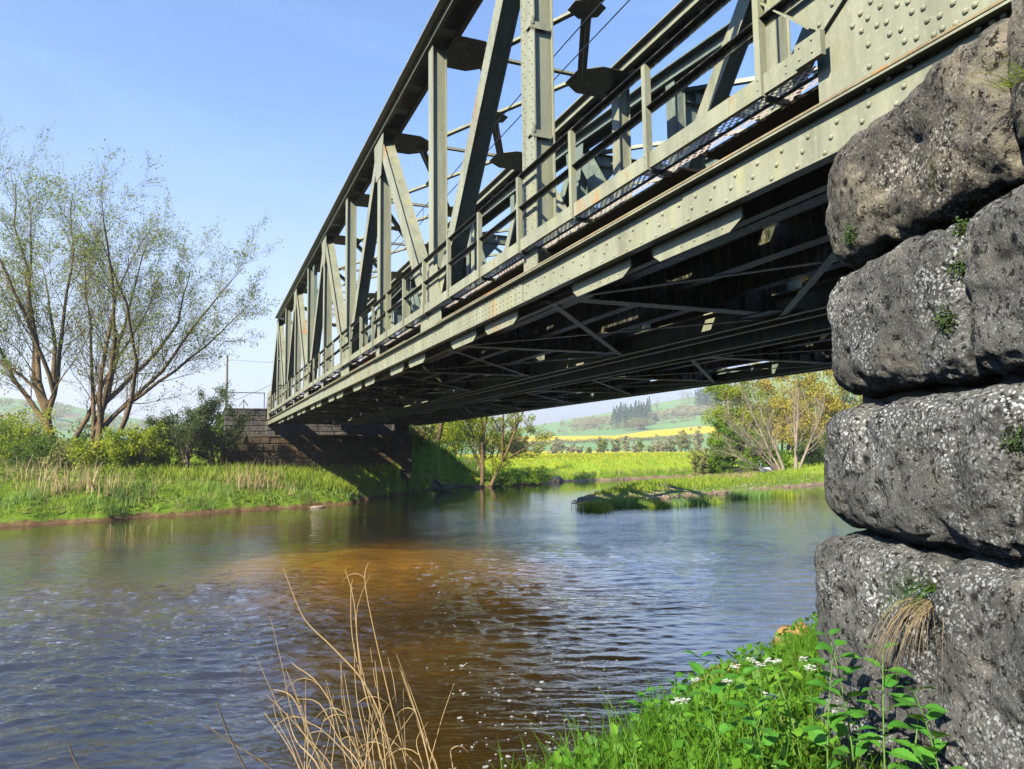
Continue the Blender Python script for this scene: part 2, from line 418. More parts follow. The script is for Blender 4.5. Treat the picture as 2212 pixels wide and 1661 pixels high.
def xbrace(root, xa, xb, ztop, st, hex_=True, mat_mid=True, kmax=8):
    # horizontal gussets and bracing between the top chords
    for k in range(0, 9):
        y = ny(k); z = zr(ztop(k))-.285
        mb = MB()
        mb.bar((xa+.5,y,z+.03), (xb-.5,y,z+.03), .10, .012, (0,1,0)); mb.bar((xa+.5,y+.045,z+.08), (xb-.5,y+.045,z+.08), .012, .10, (0,1,0))
        bpart(mb, 'cross_strut', st, root)
        for s, x in ((1, xa), (-1, xb)):
            mb = MB()
            pts = [(x, y-.62),(x+s*.62, y-.62),(x+s*1.05, y-.30),(x+s*1.05, y+.30),(x+s*.62, y+.62),(x, y+.62)]
            if s < 0: pts = pts[::-1]
            mb.prismz(pts, z-.016, z-.002)
            bpart(mb, 'bracing_gusset', M['steel_shade'], root)
    for k in range(8):
        ya, yb = ny(k), ny(k+1); za, zb = zr(ztop(k))-.30, zr(ztop(k+1))-.30
        mb = MB()
        mb.bar((xa+.8,ya,za),(xb-.8,yb,zb), .11, .012); mb.bar((xa+.8,ya+.05,za+.055),(xb-.8,yb+.05,zb+.055), .012, .10)
        bpart(mb, 'wind_brace', st, root)
        mb = MB()
        mb.bar((xa+.8,yb,zb-.02),(xb-.8,ya,za-.02), .20, .012); mb.bar((xa+.8,yb,zb-.08),(xb-.8,ya,za-.08), .015, .12)
        xm, ym, zm = (xa+xb)/2, (ya+yb)/2, (za+zb)/2
        mb.prismz([(xm-.32,ym-.16),(xm,ym-.34),(xm+.32,ym-.16),(xm+.32,ym+.16),(xm,ym+.34),(xm-.32,ym+.16)], zm-.045, zm-.035)
        bpart(mb, 'wind_brace', st, root)
xbrace(bridge, 4.40, 8.32, flat_top, M['steel'])

def floor(root, xa, xb, seed):
    rr = random.Random(seed)
    # floor beams, stringers, lower wind bracing
    k = -1
    ys = [YFAR-.4]+[ny(i) for i in range(9)]+[YN+.5]
    for y in ys:
        mb = MB()
        mb.box(xa, xb, y-.01, y+.01, zr(2.12), zr(2.68)); mb.box(xa, xb, y-.13, y+.13, zr(2.10), zr(2.119)); mb.box(xa, xb, y-.13, y+.13, zr(2.681), zr(2.70))
        for i in range(9):
            x = xa+.3+i*(xb-xa-.6)/8
            mb.box(x-.01, x+.01, y-.09, y-.011, zr(2.13), zr(2.67))
        bpart(mb, 'floor_beam', M['steel_floor_shade'], root)
    for x in (xa+.95, (xa+xb)/2-.02, xb-.95):
        mb = MB()
        mb.box(x-.01, x+.01, YN-1, YFAR+.3, zr(2.34), zr(2.70)); mb.box(x-.1, x+.1, YN-1, YFAR+.3, zr(2.32), zr(2.339))
        bpart(mb, 'stringer', M['steel_floor_shade'], root)
    for i in range(len(ys)-1):
        ya, yb = ys[i], ys[i+1]
        mb = MB()
        mb.bar((xa,ya,zr(2.07)),(xb,yb,zr(2.07)), .10, .012); mb.bar((xa,yb,zr(2.05)),(xb,ya,zr(2.05)), .10, .012)
        bpart(mb, 'lower_brace', M['steel_shade'], root)
        for x, s in ((xa, 1), (xb, -1)):
            mb = MB(); y = yb
            pts = [(x, y-.6),(x+s*.5, y-.35),(x+s*.5, y+.35),(x, y+.6)]
            if s < 0: pts = pts[::-1]
            mb.prismz(pts, zr(2.085), zr(2.097))
            bpart(mb, 'lower_gusset', M['steel_shade'], root)
    # deck of plates with small gaps between them
    dx = .36; nx = int((xb-.1-xa+.12)/dx); X0 = xa-.12; dxx = (xb-.1-X0)/nx
    mb = MB(); y = YN-1.2
    while y < YFAR+.4:
        Ls = rr.uniform(.9, 1.5); y1 = min(y+Ls, YFAR+.6)
        for i in range(nx):
            x0 = X0+i*dxx; x1 = x0+dxx
            g = .10 if rr.random() < .16 else 0
            yy = y1 - (rr.uniform(.12,.40) if rr.random() < .20 else 0)
            mb.box(x0+.0005, x1-g-.0005, y, yy-.0005, zr(2.71), zr(2.735))
        y = y1
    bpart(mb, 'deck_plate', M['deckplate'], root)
    for x in (xa+1.24, xa+2.68):
        mb = MB(); mb.box(x-.035, x+.035, YN-1.3, YFAR+.6, zr(2.86), zr(3.02)); bpart(mb, 'rail', M['rust'], root)
floor(bridge, 4.34, 8.38, 3)
# dark hanging fascia beside the walkway
mb = MB()
mb.box(4.50, 4.512, YN-1.0, YFAR, zr(2.42), zr(2.705)); 
bpart(mb, 'walkway_bearer', M['steel_floor_shade'], bridge)
# expanded metal walkway
gm, gn, gl, GP = newmat('expanded_metal'); gb = NB(gm)
vx, vy, vz = gb.sep(gb.obj())
a = gb.mth('MULTIPLY', vy, 9.0); c = gb.mth('MULTIPLY', vx, 20.0)
f1 = gb.mth('ABSOLUTE', gb.mth('SUBTRACT', gb.mth('FRACT', gb.mth('ADD', a, c)), .5))
f2 = gb.mth('ABSOLUTE', gb.mth('SUBTRACT', gb.mth('FRACT', gb.mth('SUBTRACT', a, c)), .5))
solid = gb.mth('MAXIMUM', gb.mth('LESS_THAN', f1, .19), gb.mth('LESS_THAN', f2, .19))
GP.inputs['Base Color'].default_value = (.62,.52,.44,1); GP.inputs['Roughness'].default_value = .55
tr = gn.new('ShaderNodeBsdfTranslucent'); tr.inputs['Color'].default_value = (.8,.68,.58,1)
mm = gn.new('ShaderNodeMixShader'); mm.inputs[0].default_value = .5; gl.new(GP.outputs[0], mm.inputs[1]); gl.new(tr.outputs[0], mm.inputs[2])
tp = gn.new('ShaderNodeBsdfTransparent'); m2 = gn.new('ShaderNodeMixShader')
gl.new(solid, m2.inputs[0]); gl.new(tp.outputs[0], m2.inputs[1]); gl.new(mm.outputs[0], m2.inputs[2]); gl.new(m2.outputs[0], gn['Material Output'].inputs['Surface'])
mk('walkway_grating', [(3.965,3.87,zr(2.752)),(4.225,3.87,zr(2.752)),(4.225,YFAR-1,zr(2.752)),(3.965,YFAR-1,zr(2.752))], [(0,1,2,3)], gm, None).parent = bridge
bpy.data.objects['walkway_grating'].matrix_parent_inverse = Matrix.Translation(-bridge.location)
mb = MB(); y = 4.35
while y < YFAR-1:
    mb.box(3.99, 4.22, y-.012, y+.012, zr(2.70), zr(2.749)); y += 1.6
mb.box(4.105, 4.112, 3.9, YFAR-1, zr(2.72), zr(2.75))
bpart(mb, 'walkway_support', M['steel_floor_shade'], bridge)
# railing
rail = empty('railing', (0,0,0)); rail.parent = bridge; rail.matrix_parent_inverse = Matrix.Translation(-bridge.location)
mb = MB()
mb.box(3.945, 3.955, 3.90, YFAR-1, zr(2.74), zr(2.90)); mb.box(3.9555, 3.985, 3.90, YFAR-1, zr(2.74), zr(2.750))
for yy in (3.98, 4.08, ny(8)+.15, ny(8)+.06, ny(8)-.04, ny(8)-.14):
    for z in (2.79, 2.85): mb.rivet((3.945, yy, zr(z)), .011)
mb.box(3.90, 3.944, 3.70, 3.95, zr(2.735), zr(2.915)); 
for z in (2.79,2.88): mb.rivet((3.90, 3.78, zr(z)), .013); mb.rivet((3.90, 3.9, zr(z)), .012)
bpart(mb, 'kick_plate', M['steel_rusty'], rail)
for nm, z in (('top_rail', 3.80), ('mid_rail', 3.35)):
    mb = MB()
    mb.box(3.985, 3.992, 3.6, YFAR-1, zr(z)-.055, zr(z)-.0005); mb.box(3.925, 3.992, 3.6, YFAR-1, zr(z), zr(z)+.008)
    bpart(mb, nm, M['steel_shade'], rail)
y = 4.35
while y < YFAR-1:
    mb = MB()
    mb.box(3.925, 3.984, y-.032, y-.026, zr(2.72), zr(3.79)); mb.box(3.9175, 3.9245, y-.032, y+.032, zr(2.72), zr(3.79))
    for z in (2.78,2.86): mb.rivet((3.9175, y+.005, zr(z)), .010)
    bpart(mb, 'railing_post', M['steel'], rail); y += 1.6
# catenary bracket under the top chord
mb = MB(); y = ny(3)-.9
mb.box(4.2, 4.34, y-.07, y+.07, zr(5.9), zr(8.1)); mb.prism([(y-.3,zr(8.11)),(y+.3,zr(8.11)),(y+.1,zr(7.7)),(y-.1,zr(7.7))], 4.18, 4.2)
mb.bar((4.2,y,zr(6.7)),(5.2,y,zr(6.8)), .04, .04)
bpart(mb, 'wire_bracket', M['steel_teal'], bridge)

# ---- second bridge beyond the first
bridge2 = empty('truss_bridge', (10.5, 30, ZC+2.0), label='second, bluer green truss railway bridge running behind the near one', cat='bridge', group='railway truss bridges')
def arch(k): 
    y = ny(k); return 9.45 - ((y-30)/22)**2*1.1
make_truss(bridge2, 9.85, 1, arch, False, M['steel_teal'], .34)
make_truss(bridge2, 14.9, -1, arch, False, M['steel_teal'], .34)
floor(bridge2, 10.2, 14.55, 9)
for z0_, nm_, x0_, x1_ in ((2.76,'added_gap_plate',8.70,9.84),):  # added plate: keeps sun off the second bridge's chord, closes the sky gap
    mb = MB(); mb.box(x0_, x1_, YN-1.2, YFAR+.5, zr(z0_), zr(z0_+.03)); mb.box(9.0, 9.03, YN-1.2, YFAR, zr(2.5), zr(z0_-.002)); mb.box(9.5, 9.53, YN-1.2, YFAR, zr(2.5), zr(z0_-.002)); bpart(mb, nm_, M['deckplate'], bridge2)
for k in range(0, 9, 1):
    y = ny(k); z = zr(arch(k))-.4
    mb = MB()
    mb.box(10.2, 14.55, y-.12, y+.12, z-.35, z-.335); mb.box(10.2, 14.55, y-.12, y+.12, z, z+.015); mb.box(10.2, 14.55, y-.008, y+.008, z-.334, z-.001)
    for i in range(7): mb.box(10.5+i*.6, 10.52+i*.6, y-.1, y-.01, z-.33, z-.002)
    for s, x in ((1, 10.22), (-1, 14.53)):
        pts = [(x, z-.36),(x+s*1.0, z-.36),(x, z-1.5)]
        n0 = len(mb.v); mb.add([(px_, y-.01, pz) for px_, pz in pts]+[(px_, y+.01, pz) for px_, pz in pts], [(0,1,2),(5,4,3),(0,3,4,1),(1,4,5,2),(2,5,3,0)])
        mb.bar((x+s*1.0,y,z-.37),(x,y,z-1.5), .2, .014, (0,1,0))
    bpart(mb, 'sway_frame', M['steel_teal'], bridge2)
for k in range(8):
    mb = MB(); za, zb = zr(arch(k))-.42, zr(arch(k+1))-.42
    mb.bar((10.3,ny(k),za),(14.5,ny(k+1),zb), .12, .10); mb.bar((10.3,ny(k+1),zb),(14.5,ny(k),za), .12, .08)
    bpart(mb, 'wind_brace', M['steel_teal'], bridge2)

# ---- overhead wires
for nm, z, r, lab in (('contact_wire', 7.28, .011, 'lower thin overhead contact wire running through the near truss'), ('catenary_wire', 7.64, .012, 'upper thin overhead wire with droppers inside the near truss')):
    mb = MB(); y = -20; pts = []
    while y < 75: pts.append((6.2+.02*math.sin(y), y, zr(z)+(0 if z<7.5 else .12*math.cos((y-12)/24*math.pi)))); y += 4
    mb.tube(pts, r, 5)
    o = mb.build(nm, M['wire'], label=lab, cat='wire', group='overhead wires in the near truss')
    if z > 7.5:
        mb = MB()
        for y in (8.5, 15.5, 22, 29, 37, 46):
            mb.tube([(6.2,y,zr(7.28)),(6.2,y,zr(7.66))], .008, 4)
        bpart(mb, 'dropper', M['wire'], o)
# ================================================================ ground, river, hills
near_shore = [(-160,-60),(-30,-14),(-8,-0.5),(-3,2.6),(0.2,4.2),(1.9,5.0),(3.4,5.9),(5.2,6.9),(7.3,7.9),(12,9.4),(20,9.0),(60,2),(190,-60)]
far_shore = [(300,0),(260,60),W(2500,1012),W(2212,1027),W(2000,1036),W(1774,1047),W(1671,1057),W(1557,1068),W(1437,1078),W(1335,1087),W(1290,1090),W(1238,1089),
  W(1262,1075),W(1314,1057),W(1422,1047),W(1510,1039),W(1600,1031),W(1660,1027.5),W(1652,1024),W(1598,1024),W(1481,1029),W(1401,1033),W(1310,1037),W(1213,1040),W(1150,1047),
  W(1079,1050),W(984,1052),W(930,1060),W(888,1063),W(850,1071),W(810,1074),W(775,1082),W(762,1088),W(700,1092),W(630,1098),W(560,1101),W(480,1107),W(400,1113),W(310,1118),W(230,1126),W(120,1131),W(60,1136),W(0,1138),
  W(-300,1158),W(-900,1190),(-130,0),(-260,-60)]
RIV = np.array(near_shore+far_shore)
SPIT = np.array([W(1200,1092),W(1238,1080),W(1314,1052),W(1422,1042),W(1510,1035),W(1600,1028),W(1680,1024),W(1780,1018),W(2212,1000),W(2300,1030),W(1774,1060),W(1557,1085),W(1335,1102),W(1240,1100)])
def inpoly(P, x, y):
    c = np.zeros(x.shape, bool); n = len(P); j = n-1
    for i in range(n):
        xi, yi, xj, yj = *P[i], *P[j]
        k = (yi > y) != (yj > y)
        with np.errstate(divide='ignore', invalid='ignore'):
            c ^= k & (x < (xj-xi)*(y-yi)/(yj-yi+1e-12)+xi)
        j = i
    return c
def pdist(P, x, y):
    d = np.full(x.shape, 1e9); n = len(P)
    for i in range(n):
        ax, ay = P[i]; bx_, by_ = P[(i+1)%n]; ex, ey = bx_-ax, by_-ay
        t = np.clip(((x-ax)*ex+(y-ay)*ey)/(ex*ex+ey*ey), 0, 1)
        d = np.minimum(d, np.hypot(x-ax-t*ex, y-ay-t*ey))
    return d
def vnoise(x, y, s, seed=0):      # smooth value noise from sines, cheap
    r = np.random.RandomState(seed); o = 0
    for i in range(7):
        a = r.rand()*6.28; f = s*(.6+r.rand()*1.6); o = o+np.sin((x*math.cos(a)+y*math.sin(a))*f+r.rand()*6.28+1.3*np.sin((x*math.sin(a)-y*math.cos(a))*f*.6+r.rand()*6))
    return o/7
def uv_of(x, y, z):
    dx, dy, dz = x, y, z-ZC
    d = dx*cF.x+dy*cF.y+dz*cF.z; d = np.where(np.abs(d)<1e-3, 1e-3, d)
    return 1106+FPX*(dx*cR.x+dy*cR.y+dz*cR.z)/d, 830.5-FPX*(dx*cU.x+dy*cU.y+dz*cU.z)/d, d
SKX = np.array([-3000,-600,0,130,300,500,900,1060,1130,1240,1400,1560,1700,1900,2300,5000])
SKY_ = np.array([60,110,112,100,72,50,36,42,52,72,96,120,150,165,160,60.])
def sandbar(x, y):
    b = np.exp(-((x-5.4)/4.6)**2-((y-25.0)/5.2)**2)+.22*np.exp(-((x-3.6)/2.2)**2-((y-13.5)/2.6)**2)+.14*np.exp(-((x-2.3)/1.6)**2-((y-8.6)/1.5)**2)+.12*np.exp(-((x+6)/5)**2-((y-24)/5)**2)
    return np.clip(b*(1+.7*vnoise(x,y,.9,91)), 0, 1)
def height(x, y):
    x = np.asarray(x, float); y = np.asarray(y, float)
    aw = np.where(y > 14+.1*x, .42, .12)
    xw = x+aw*vnoise(x,y,1.1,71)+aw*.4*vnoise(x,y,4.0,72); yw = y+aw*vnoise(x,y,1.1,73)+aw*.4*vnoise(x,y,4.0,74)
    ins = inpoly(RIV, xw, yw); d = pdist(RIV, xw, yw)
    far = (y > 14+.1*x)
    cap = np.where(far, 1.95, 1.72); s = np.where(far, 3.6, 1.7)
    h = .28*np.clip(d/.4, 0, 1)+cap*(1-np.exp(-d/s))
    h += .16*vnoise(x, y, 1.0, 1)*np.clip(d/2, 0, 1)*np.where(far, 1, .5) + .05*vnoise(x,y,4,2)*np.clip(d,0,1)
    # gravel spit
    sp = inpoly(SPIT, x, y); ds = pdist(SPIT, x, y)
    hs = .12+.55*(1-np.exp(-d/2.5))+.10*vnoise(x,y,1.5,5)*np.clip(d,0,1)
    far_in = np.clip((uv_of(x,y,0*x)[0]-1650)/150, 0, 1)
    h = np.where(sp, hs+(h-hs)*np.clip(ds/6,0,1)*far_in*.6, h)
    # left end of the near meadow bank is a little lower beside the point
    # railway embankment beyond the far abutment
    bx0, bx1, by0 = 2.2, 14.0, 60.2
    ex = np.maximum(np.maximum(bx0-x, x-bx1), 0); ey = np.maximum(by0-y, 0)
    e = 5.9-np.hypot(ex, ey*.95)/1.75+.22*vnoise(x,y,.9,55)*np.clip(ex,0,1)
    e = np.where(y < 56.2, np.minimum(e, np.where((x>1.2)&(x<14.5), 1.9, 9)), e)
    e -= np.clip((y-330)/120, 0, 1)*6
    h = np.maximum(h, e)
    # embankment behind the camera on the near side
    ex = np.maximum(np.maximum(4.4-x, x-15.5), 0); e = 5.9-ex/1.3-np.maximum(y+1.2,0)/.55
    h = np.where(y < 2.5, np.maximum(h, np.minimum(e, 6)), h)
    bed = -(.06+.75*(1-np.exp(-d/7.0)))+.07*vnoise(x,y,1.6,3)+.03*vnoise(x,y,6,4)
    bed = -(.06+.95*(1-np.exp(-d/5.0)))+.07*vnoise(x,y,1.6,3)+.03*vnoise(x,y,6,4)+.62*sandbar(x,y)
    bed = np.minimum(bed, -.05-.12*np.clip(d/2,0,1))
    h = np.where(ins, bed, h)
    u, v, dep = uv_of(x, y, x*0+2)
    u = np.where(dep < 1, np.where(x<0, -3000, 5000), u)
    r = np.hypot(x, y); E = np.interp(u, SKX, SKY_)
    t = np.clip((r-300)/900, 0, 1.0)
    hh = 1.9+E/1597*1200*t**2*np.where(t<1,1,1) 
    far_t = np.clip((r-1200)/1500, 0, 1)
    hh = hh - far_t*E*.5
    hh += np.clip((r-400)/600,0,1)*4*vnoise(x,y,.008,8)
    return np.where(r > 300, hh, h)
def hz(x, y): return float(height(np.array([x]), np.array([y]))[0])
# polar sheet, fine in front of the lens
ang_f = YAW+np.linspace(-.66, .66, 560); ang_b = YAW+.66+np.linspace(0, 2*math.pi-1.32, 90)[1:-1]
ang = np.concatenate([ang_f, ang_b])
rad = np.concatenate([np.geomspace(.4, 300, 330), np.linspace(306, 1500, 190), np.geomspace(1530, 7000, 25)])
A, Rr = np.meshgrid(ang, rad); X = Rr*np.sin(A); Y = Rr*np.cos(A)
Z = height(X, Y)
na, nr = len(ang), len(rad)
idx = np.arange(na*nr).reshape(nr, na)
i0 = idx[:-1]; i1 = idx[1:]
F = np.stack([i0, np.roll(i0,-1,1), np.roll(i1,-1,1), i1], -1).reshape(-1, 4)
V = np.stack([X, Y, Z], -1).reshape(-1, 3)
gmat, gn_, gl_, GP_ = newmat('ground_cover'); gb = NB(gmat)
gx, gy, gz = gb.sep(gb.obj())
big = gb.rng(gb.noise(.35,5,.6), .35,.65); fine = gb.rng(gb.noise(4,6,.7), .3,.7)
grass = gb.mix(big, (.17,.29,.02), (.23,.34,.03)); grass = gb.mix(gb.mth('MULTIPLY',fine,.75), grass, (.05,.10,.012))
grass = gb.mix(gb.mth('MULTIPLY', gb.rng(gb.noise(1.7,6,.8), .5,.62), .7), grass, (.035,.075,.012))
grass = gb.mix(gb.mth('MULTIPLY', gb.rng(gb.noise(1.1,4,.6),.52,.7), .55), grass, (.22,.20,.07))
mead = gb.mix(gb.rng(gb.noise(.5,6,.7,gb.mapping(gb.obj(),(1,.35,1))), .35,.65), (.24,.38,.03), (.36,.44,.04))
mead = gb.mix(gb.mth('MULTIPLY', gb.rng(gb.noise(3,4,.8,gb.mapping(gb.obj(),(1,.4,1))), .6,.75), .3), mead, (.5,.42,.03))
crop = gb.mix(gb.rng(gb.noise(.02,4,.6), .3,.7), (.15,.30,.10), (.22,.38,.14))
crop = gb.mix(gb.mth('MULTIPLY', gb.rng(gb.noise(.05,6,.8,gb.mapping(gb.obj(),(1,.15,1),(0,0,.3))), .5,.62), .4), crop, (.26,.33,.12))
rape = (.72,.52,.01)
gravel = gb.mix(gb.rng(gb.noise(5,6,.7), .35,.65), (.20,.14,.085), (.34,.25,.17))
soil = gb.mix(gb.rng(gb.noise(3,6,.7), .4,.6), (.11,.065,.03), (.20,.13,.065))
bedc = gb.mix(gb.rng(gb.noise(1.2,6,.65), .35,.65), (.42,.25,.04), (.60,.38,.08))
bedd = gb.mix(gb.rng(gb.noise(1.5,6,.65), .35,.65), (.008,.010,.006), (.022,.020,.009))
bedc = gb.mix(gb.attr('sandbar'), bedd, bedc)
c = gb.mix(gb.attr('meadow'), grass, mead)
zz = gb.mth('ADD', gz, gb.mth('MULTIPLY', gb.mth('SUBTRACT', gb.noise(1.5,5,.7), .5), .55))
lowf = gb.rng(zz, .24, .14)
c = gb.mix(lowf, c, gb.mix(gb.attr('spit'), soil, gravel))
c = gb.mix(gb.rng(gz, .02, -.04), c, bedc)
c = gb.mix(gb.attr('crop'), c, crop); c = gb.mix(gb.attr('rape'), c, rape); c = gb.mix(gb.attr('ploughed'), c, (.30,.24,.15))
c = gb.mix(1.0, c, (KA, KA, KA), 'MULTIPLY')
gl_.new(c, GP_.inputs['Base Color']); GP_.inputs['Roughness'].default_value = .95; GP_.inputs['Specular IOR Level'].default_value = .08
gl_.new(gb.bump(gb.noise(6,6,.75), .8, .08), GP_.inputs['Normal'])
g = mk('ground', V, F, gmat, None, True, kind='structure')
u, v, dep = uv_of(X, Y, Z); hor = 984-.012*(u-440); front = dep > 5
def band(lo, hi, s=1.2): return np.clip((v-lo)/s+.5,0,1)*np.clip((hi-v)/s+.5,0,1)
r = np.hypot(X, Y)
yb_lo = np.interp(u, [1100,1330,1400,1510,1560], [943,941,931,921,919]); yb_hi = np.interp(u, [1100,1310,1510,1600], [960,951,936,934])
rape = band(yb_lo, yb_hi)*(r>380)*(u>1040)*(u<1640)
rape = np.maximum(rape, band(975,979.5)*(r>300)*(u>1080))
rape = np.maximum(rape, band(966,974)*(r>300)*(u<420))
pl = band(893,903)*(u<170)*(r>500)
crop = np.clip((r-300)/8, 0, 1)
mead = ((r<310)&(Y>14)&(Z>.8)).astype(float)*np.clip((r-70)/60+np.clip((X-14)/10,0,1),0,1)
spit = (inpoly(SPIT, X, Y)|((u>1180)&(r>50)&(r<140))).astype(float)
for nm, arr in (('meadow',mead),('crop',crop),('rape',rape*front),('ploughed',pl*front),('spit',spit),('sandbar',np.clip(sandbar(X,Y)*1.25,0,1))):
    at = g.data.attributes.new(nm, 'FLOAT', 'POINT'); at.data.foreach_set('value', arr.ravel().astype(np.float32))

# ---------------------------------------------------------------- water
wr_ = np.concatenate([[.3], 1/np.linspace(1/2.2, 1/330, 1150)])
wa = YAW+np.linspace(-.85, .85, 600)
A, Rr = np.meshgrid(wa, wr_); X = Rr*np.sin(A); Y = Rr*np.cos(A)
Zw = np.zeros_like(X); rs = np.random.RandomState(4)
# ripples: trains of waves running down and across the current; stronger in the riffle
uu, vv, _ = uv_of(X, Y, X*0)
rif = .55+.45*np.exp(-(((X-13)/6)**2+((Y-24)/7)**2))+.45*np.exp(-((X-4)/5)**2-((Y-13)/6)**2)+.35*np.exp(-((X+5)/5)**2-((Y-14)/8)**2)
d_sh = pdist(RIV, X, Y); inn = inpoly(RIV, X, Y)
calm = np.clip(d_sh/9, .10, 1); calm = np.where(inn, calm, .1)
calm = calm*np.clip(1.25-Y/42, .10, 1)
near = np.hypot(X, Y)
for i in range(90):
    lam = .12*(1.5/.12)**(rs.rand()**1.15)
    th = 1.24+rs.randn()*.42
    kx, ky = math.cos(th)*6.283/lam, math.sin(th)*6.283/lam
    amp = .0125*lam**.9
    ph = rs.rand()*6.28
    mod = .5+.5*np.sin(X*rs.randn()*.8+Y*rs.randn()*.8+rs.rand()*6)
    fade = np.clip(lam/(near**2*.0017+.02)-.8, 0, 1)
    q = np.sin(kx*X+ky*Y+ph+.8*np.sin(X*.7+i)+.8*np.sin(Y*.6+2*i))
    Zw += amp*(1-np.abs(q)*1.0)*mod*fade*1.6
Zw = (Zw-Zw.mean())*rif*calm
nr, na = X.shape; idx = np.arange(na*nr).reshape(nr, na)
F = np.stack([idx[:-1,:-1], idx[:-1,1:], idx[1:,1:], idx[1:,:-1]], -1).reshape(-1,4)
wmat, wn_, wl_, WP = newmat('river_water'); wb = NB(wmat)
wmp = wn_.new('ShaderNodeMapping'); wmp.vector_type = 'TEXTURE'; wmp.inputs['Rotation'].default_value = (0,0,-YAW-.08); wmp.inputs['Scale'].default_value = (2.4,1,1); wl_.new(wb.obj(), wmp.inputs['Vector'])
n1 = wb.noise(3.0,4,.6,wmp.outputs['Vector'],.5)
n2 = wb.noise(12,3,.6,wmp.outputs['Vector'],.3)
n3 = wb.noise(.35,2,.5)
str_ = wb.attr('riffle')
bn = wn_.new('ShaderNodeBump'); bn.inputs['Distance'].default_value = .14; wl_.new(wb.mth('ADD', n1, wb.mth('MULTIPLY', n2, .22)), bn.inputs['Height'])
wl_.new(wb.mth('MULTIPLY', str_, wb.rng(n3, .35,.7,.8,1.9)), bn.inputs['Strength'])
wgeo = wn_.new('ShaderNodeNewGeometry'); wdot = wn_.new('ShaderNodeVectorMath'); wdot.operation = 'DOT_PRODUCT'
wl_.new(wgeo.outputs['Incoming'], wdot.inputs[0]); wl_.new(bn.outputs['Normal'], wdot.inputs[1])
wcos = wb.mth('MINIMUM', wb.mth('ABSOLUTE', wdot.outputs['Value']), 1.0)
wfres = wb.mth('ADD', .135, wb.mth('MULTIPLY', .865, wb.mth('POWER', wb.mth('SUBTRACT', 1.0, wcos), 4.2)))
gls = wn_.new('ShaderNodeBsdfGlossy'); gls.inputs['Roughness'].default_value = .02; gls.inputs['Color'].default_value = (.97,.98,1,1); wl_.new(bn.outputs['Normal'], gls.inputs['Normal'])
tpp = wn_.new('ShaderNodeBsdfTransparent'); tpp.inputs['Color'].default_value = (.90,.80,.52,1)
dif = wn_.new('ShaderNodeBsdfDiffuse'); dif.inputs['Color'].default_value = (.12,.08,.02,1)
mA = wn_.new('ShaderNodeMixShader'); mA.inputs[0].default_value = .04; wl_.new(tpp.outputs[0], mA.inputs[1]); wl_.new(dif.outputs[0], mA.inputs[2])
mB_ = wn_.new('ShaderNodeMixShader'); wl_.new(wfres, mB_.inputs[0]); wl_.new(mA.outputs[0], mB_.inputs[1]); wl_.new(gls.outputs[0], mB_.inputs[2])
wl_.new(mB_.outputs[0], wn_['Material Output'].inputs['Surface'])
wo = mk('river', np.stack([X,Y,Zw],-1).reshape(-1,3), F, wmat, None, True, kind='structure')
at = wo.data.attributes.new('riffle', 'FLOAT', 'POINT')
rf = np.clip(.12+.85*calm*np.clip(rif,0,1.4)+.06, .05, 1.0)*np.clip(1.6-near/45,.22,1)
at.data.foreach_set('value', (rf*.55).ravel().astype(np.float32))

# foam flecks drifting under the bank
mb = MB(); rr = random.Random(5)
for i in range(150):
    if rr.random() < .8:
        cu = rr.choice((1020,1100,1180,1270)); v = rr.choice((1440,1500,1560,1610,1650))+rr.gauss(0,12); u = cu+rr.gauss(0,45)
    else: u = rr.uniform(600,1300); v = rr.uniform(1110, 1661)
    if v > 1661-(u-1050)*.5 and u > 1350: continue
    x, y = W(u, v); R0 = rr.uniform(.005,.014)*(1+ (rr.random()<.12)*1.2); n = 8; el = rr.uniform(1,1.8); a0 = rr.random()*3
    pts = []
    for k in range(n):
        t = 6.283*k/n; q = R0*(1+rr.uniform(-.3,.3)); px_, py_ = math.cos(t)*q*el, math.sin(t)*q
        pts.append((x+px_*math.cos(a0)-py_*math.sin(a0), y+px_*math.sin(a0)+py_*math.cos(a0)))
    mb.prismz(pts, .012, .018)
mb.build('foam', simple('foam_white', (.42,.43,.42), .6, .15), kind='stuff', label='small white foam flecks floating on the dark brown water')
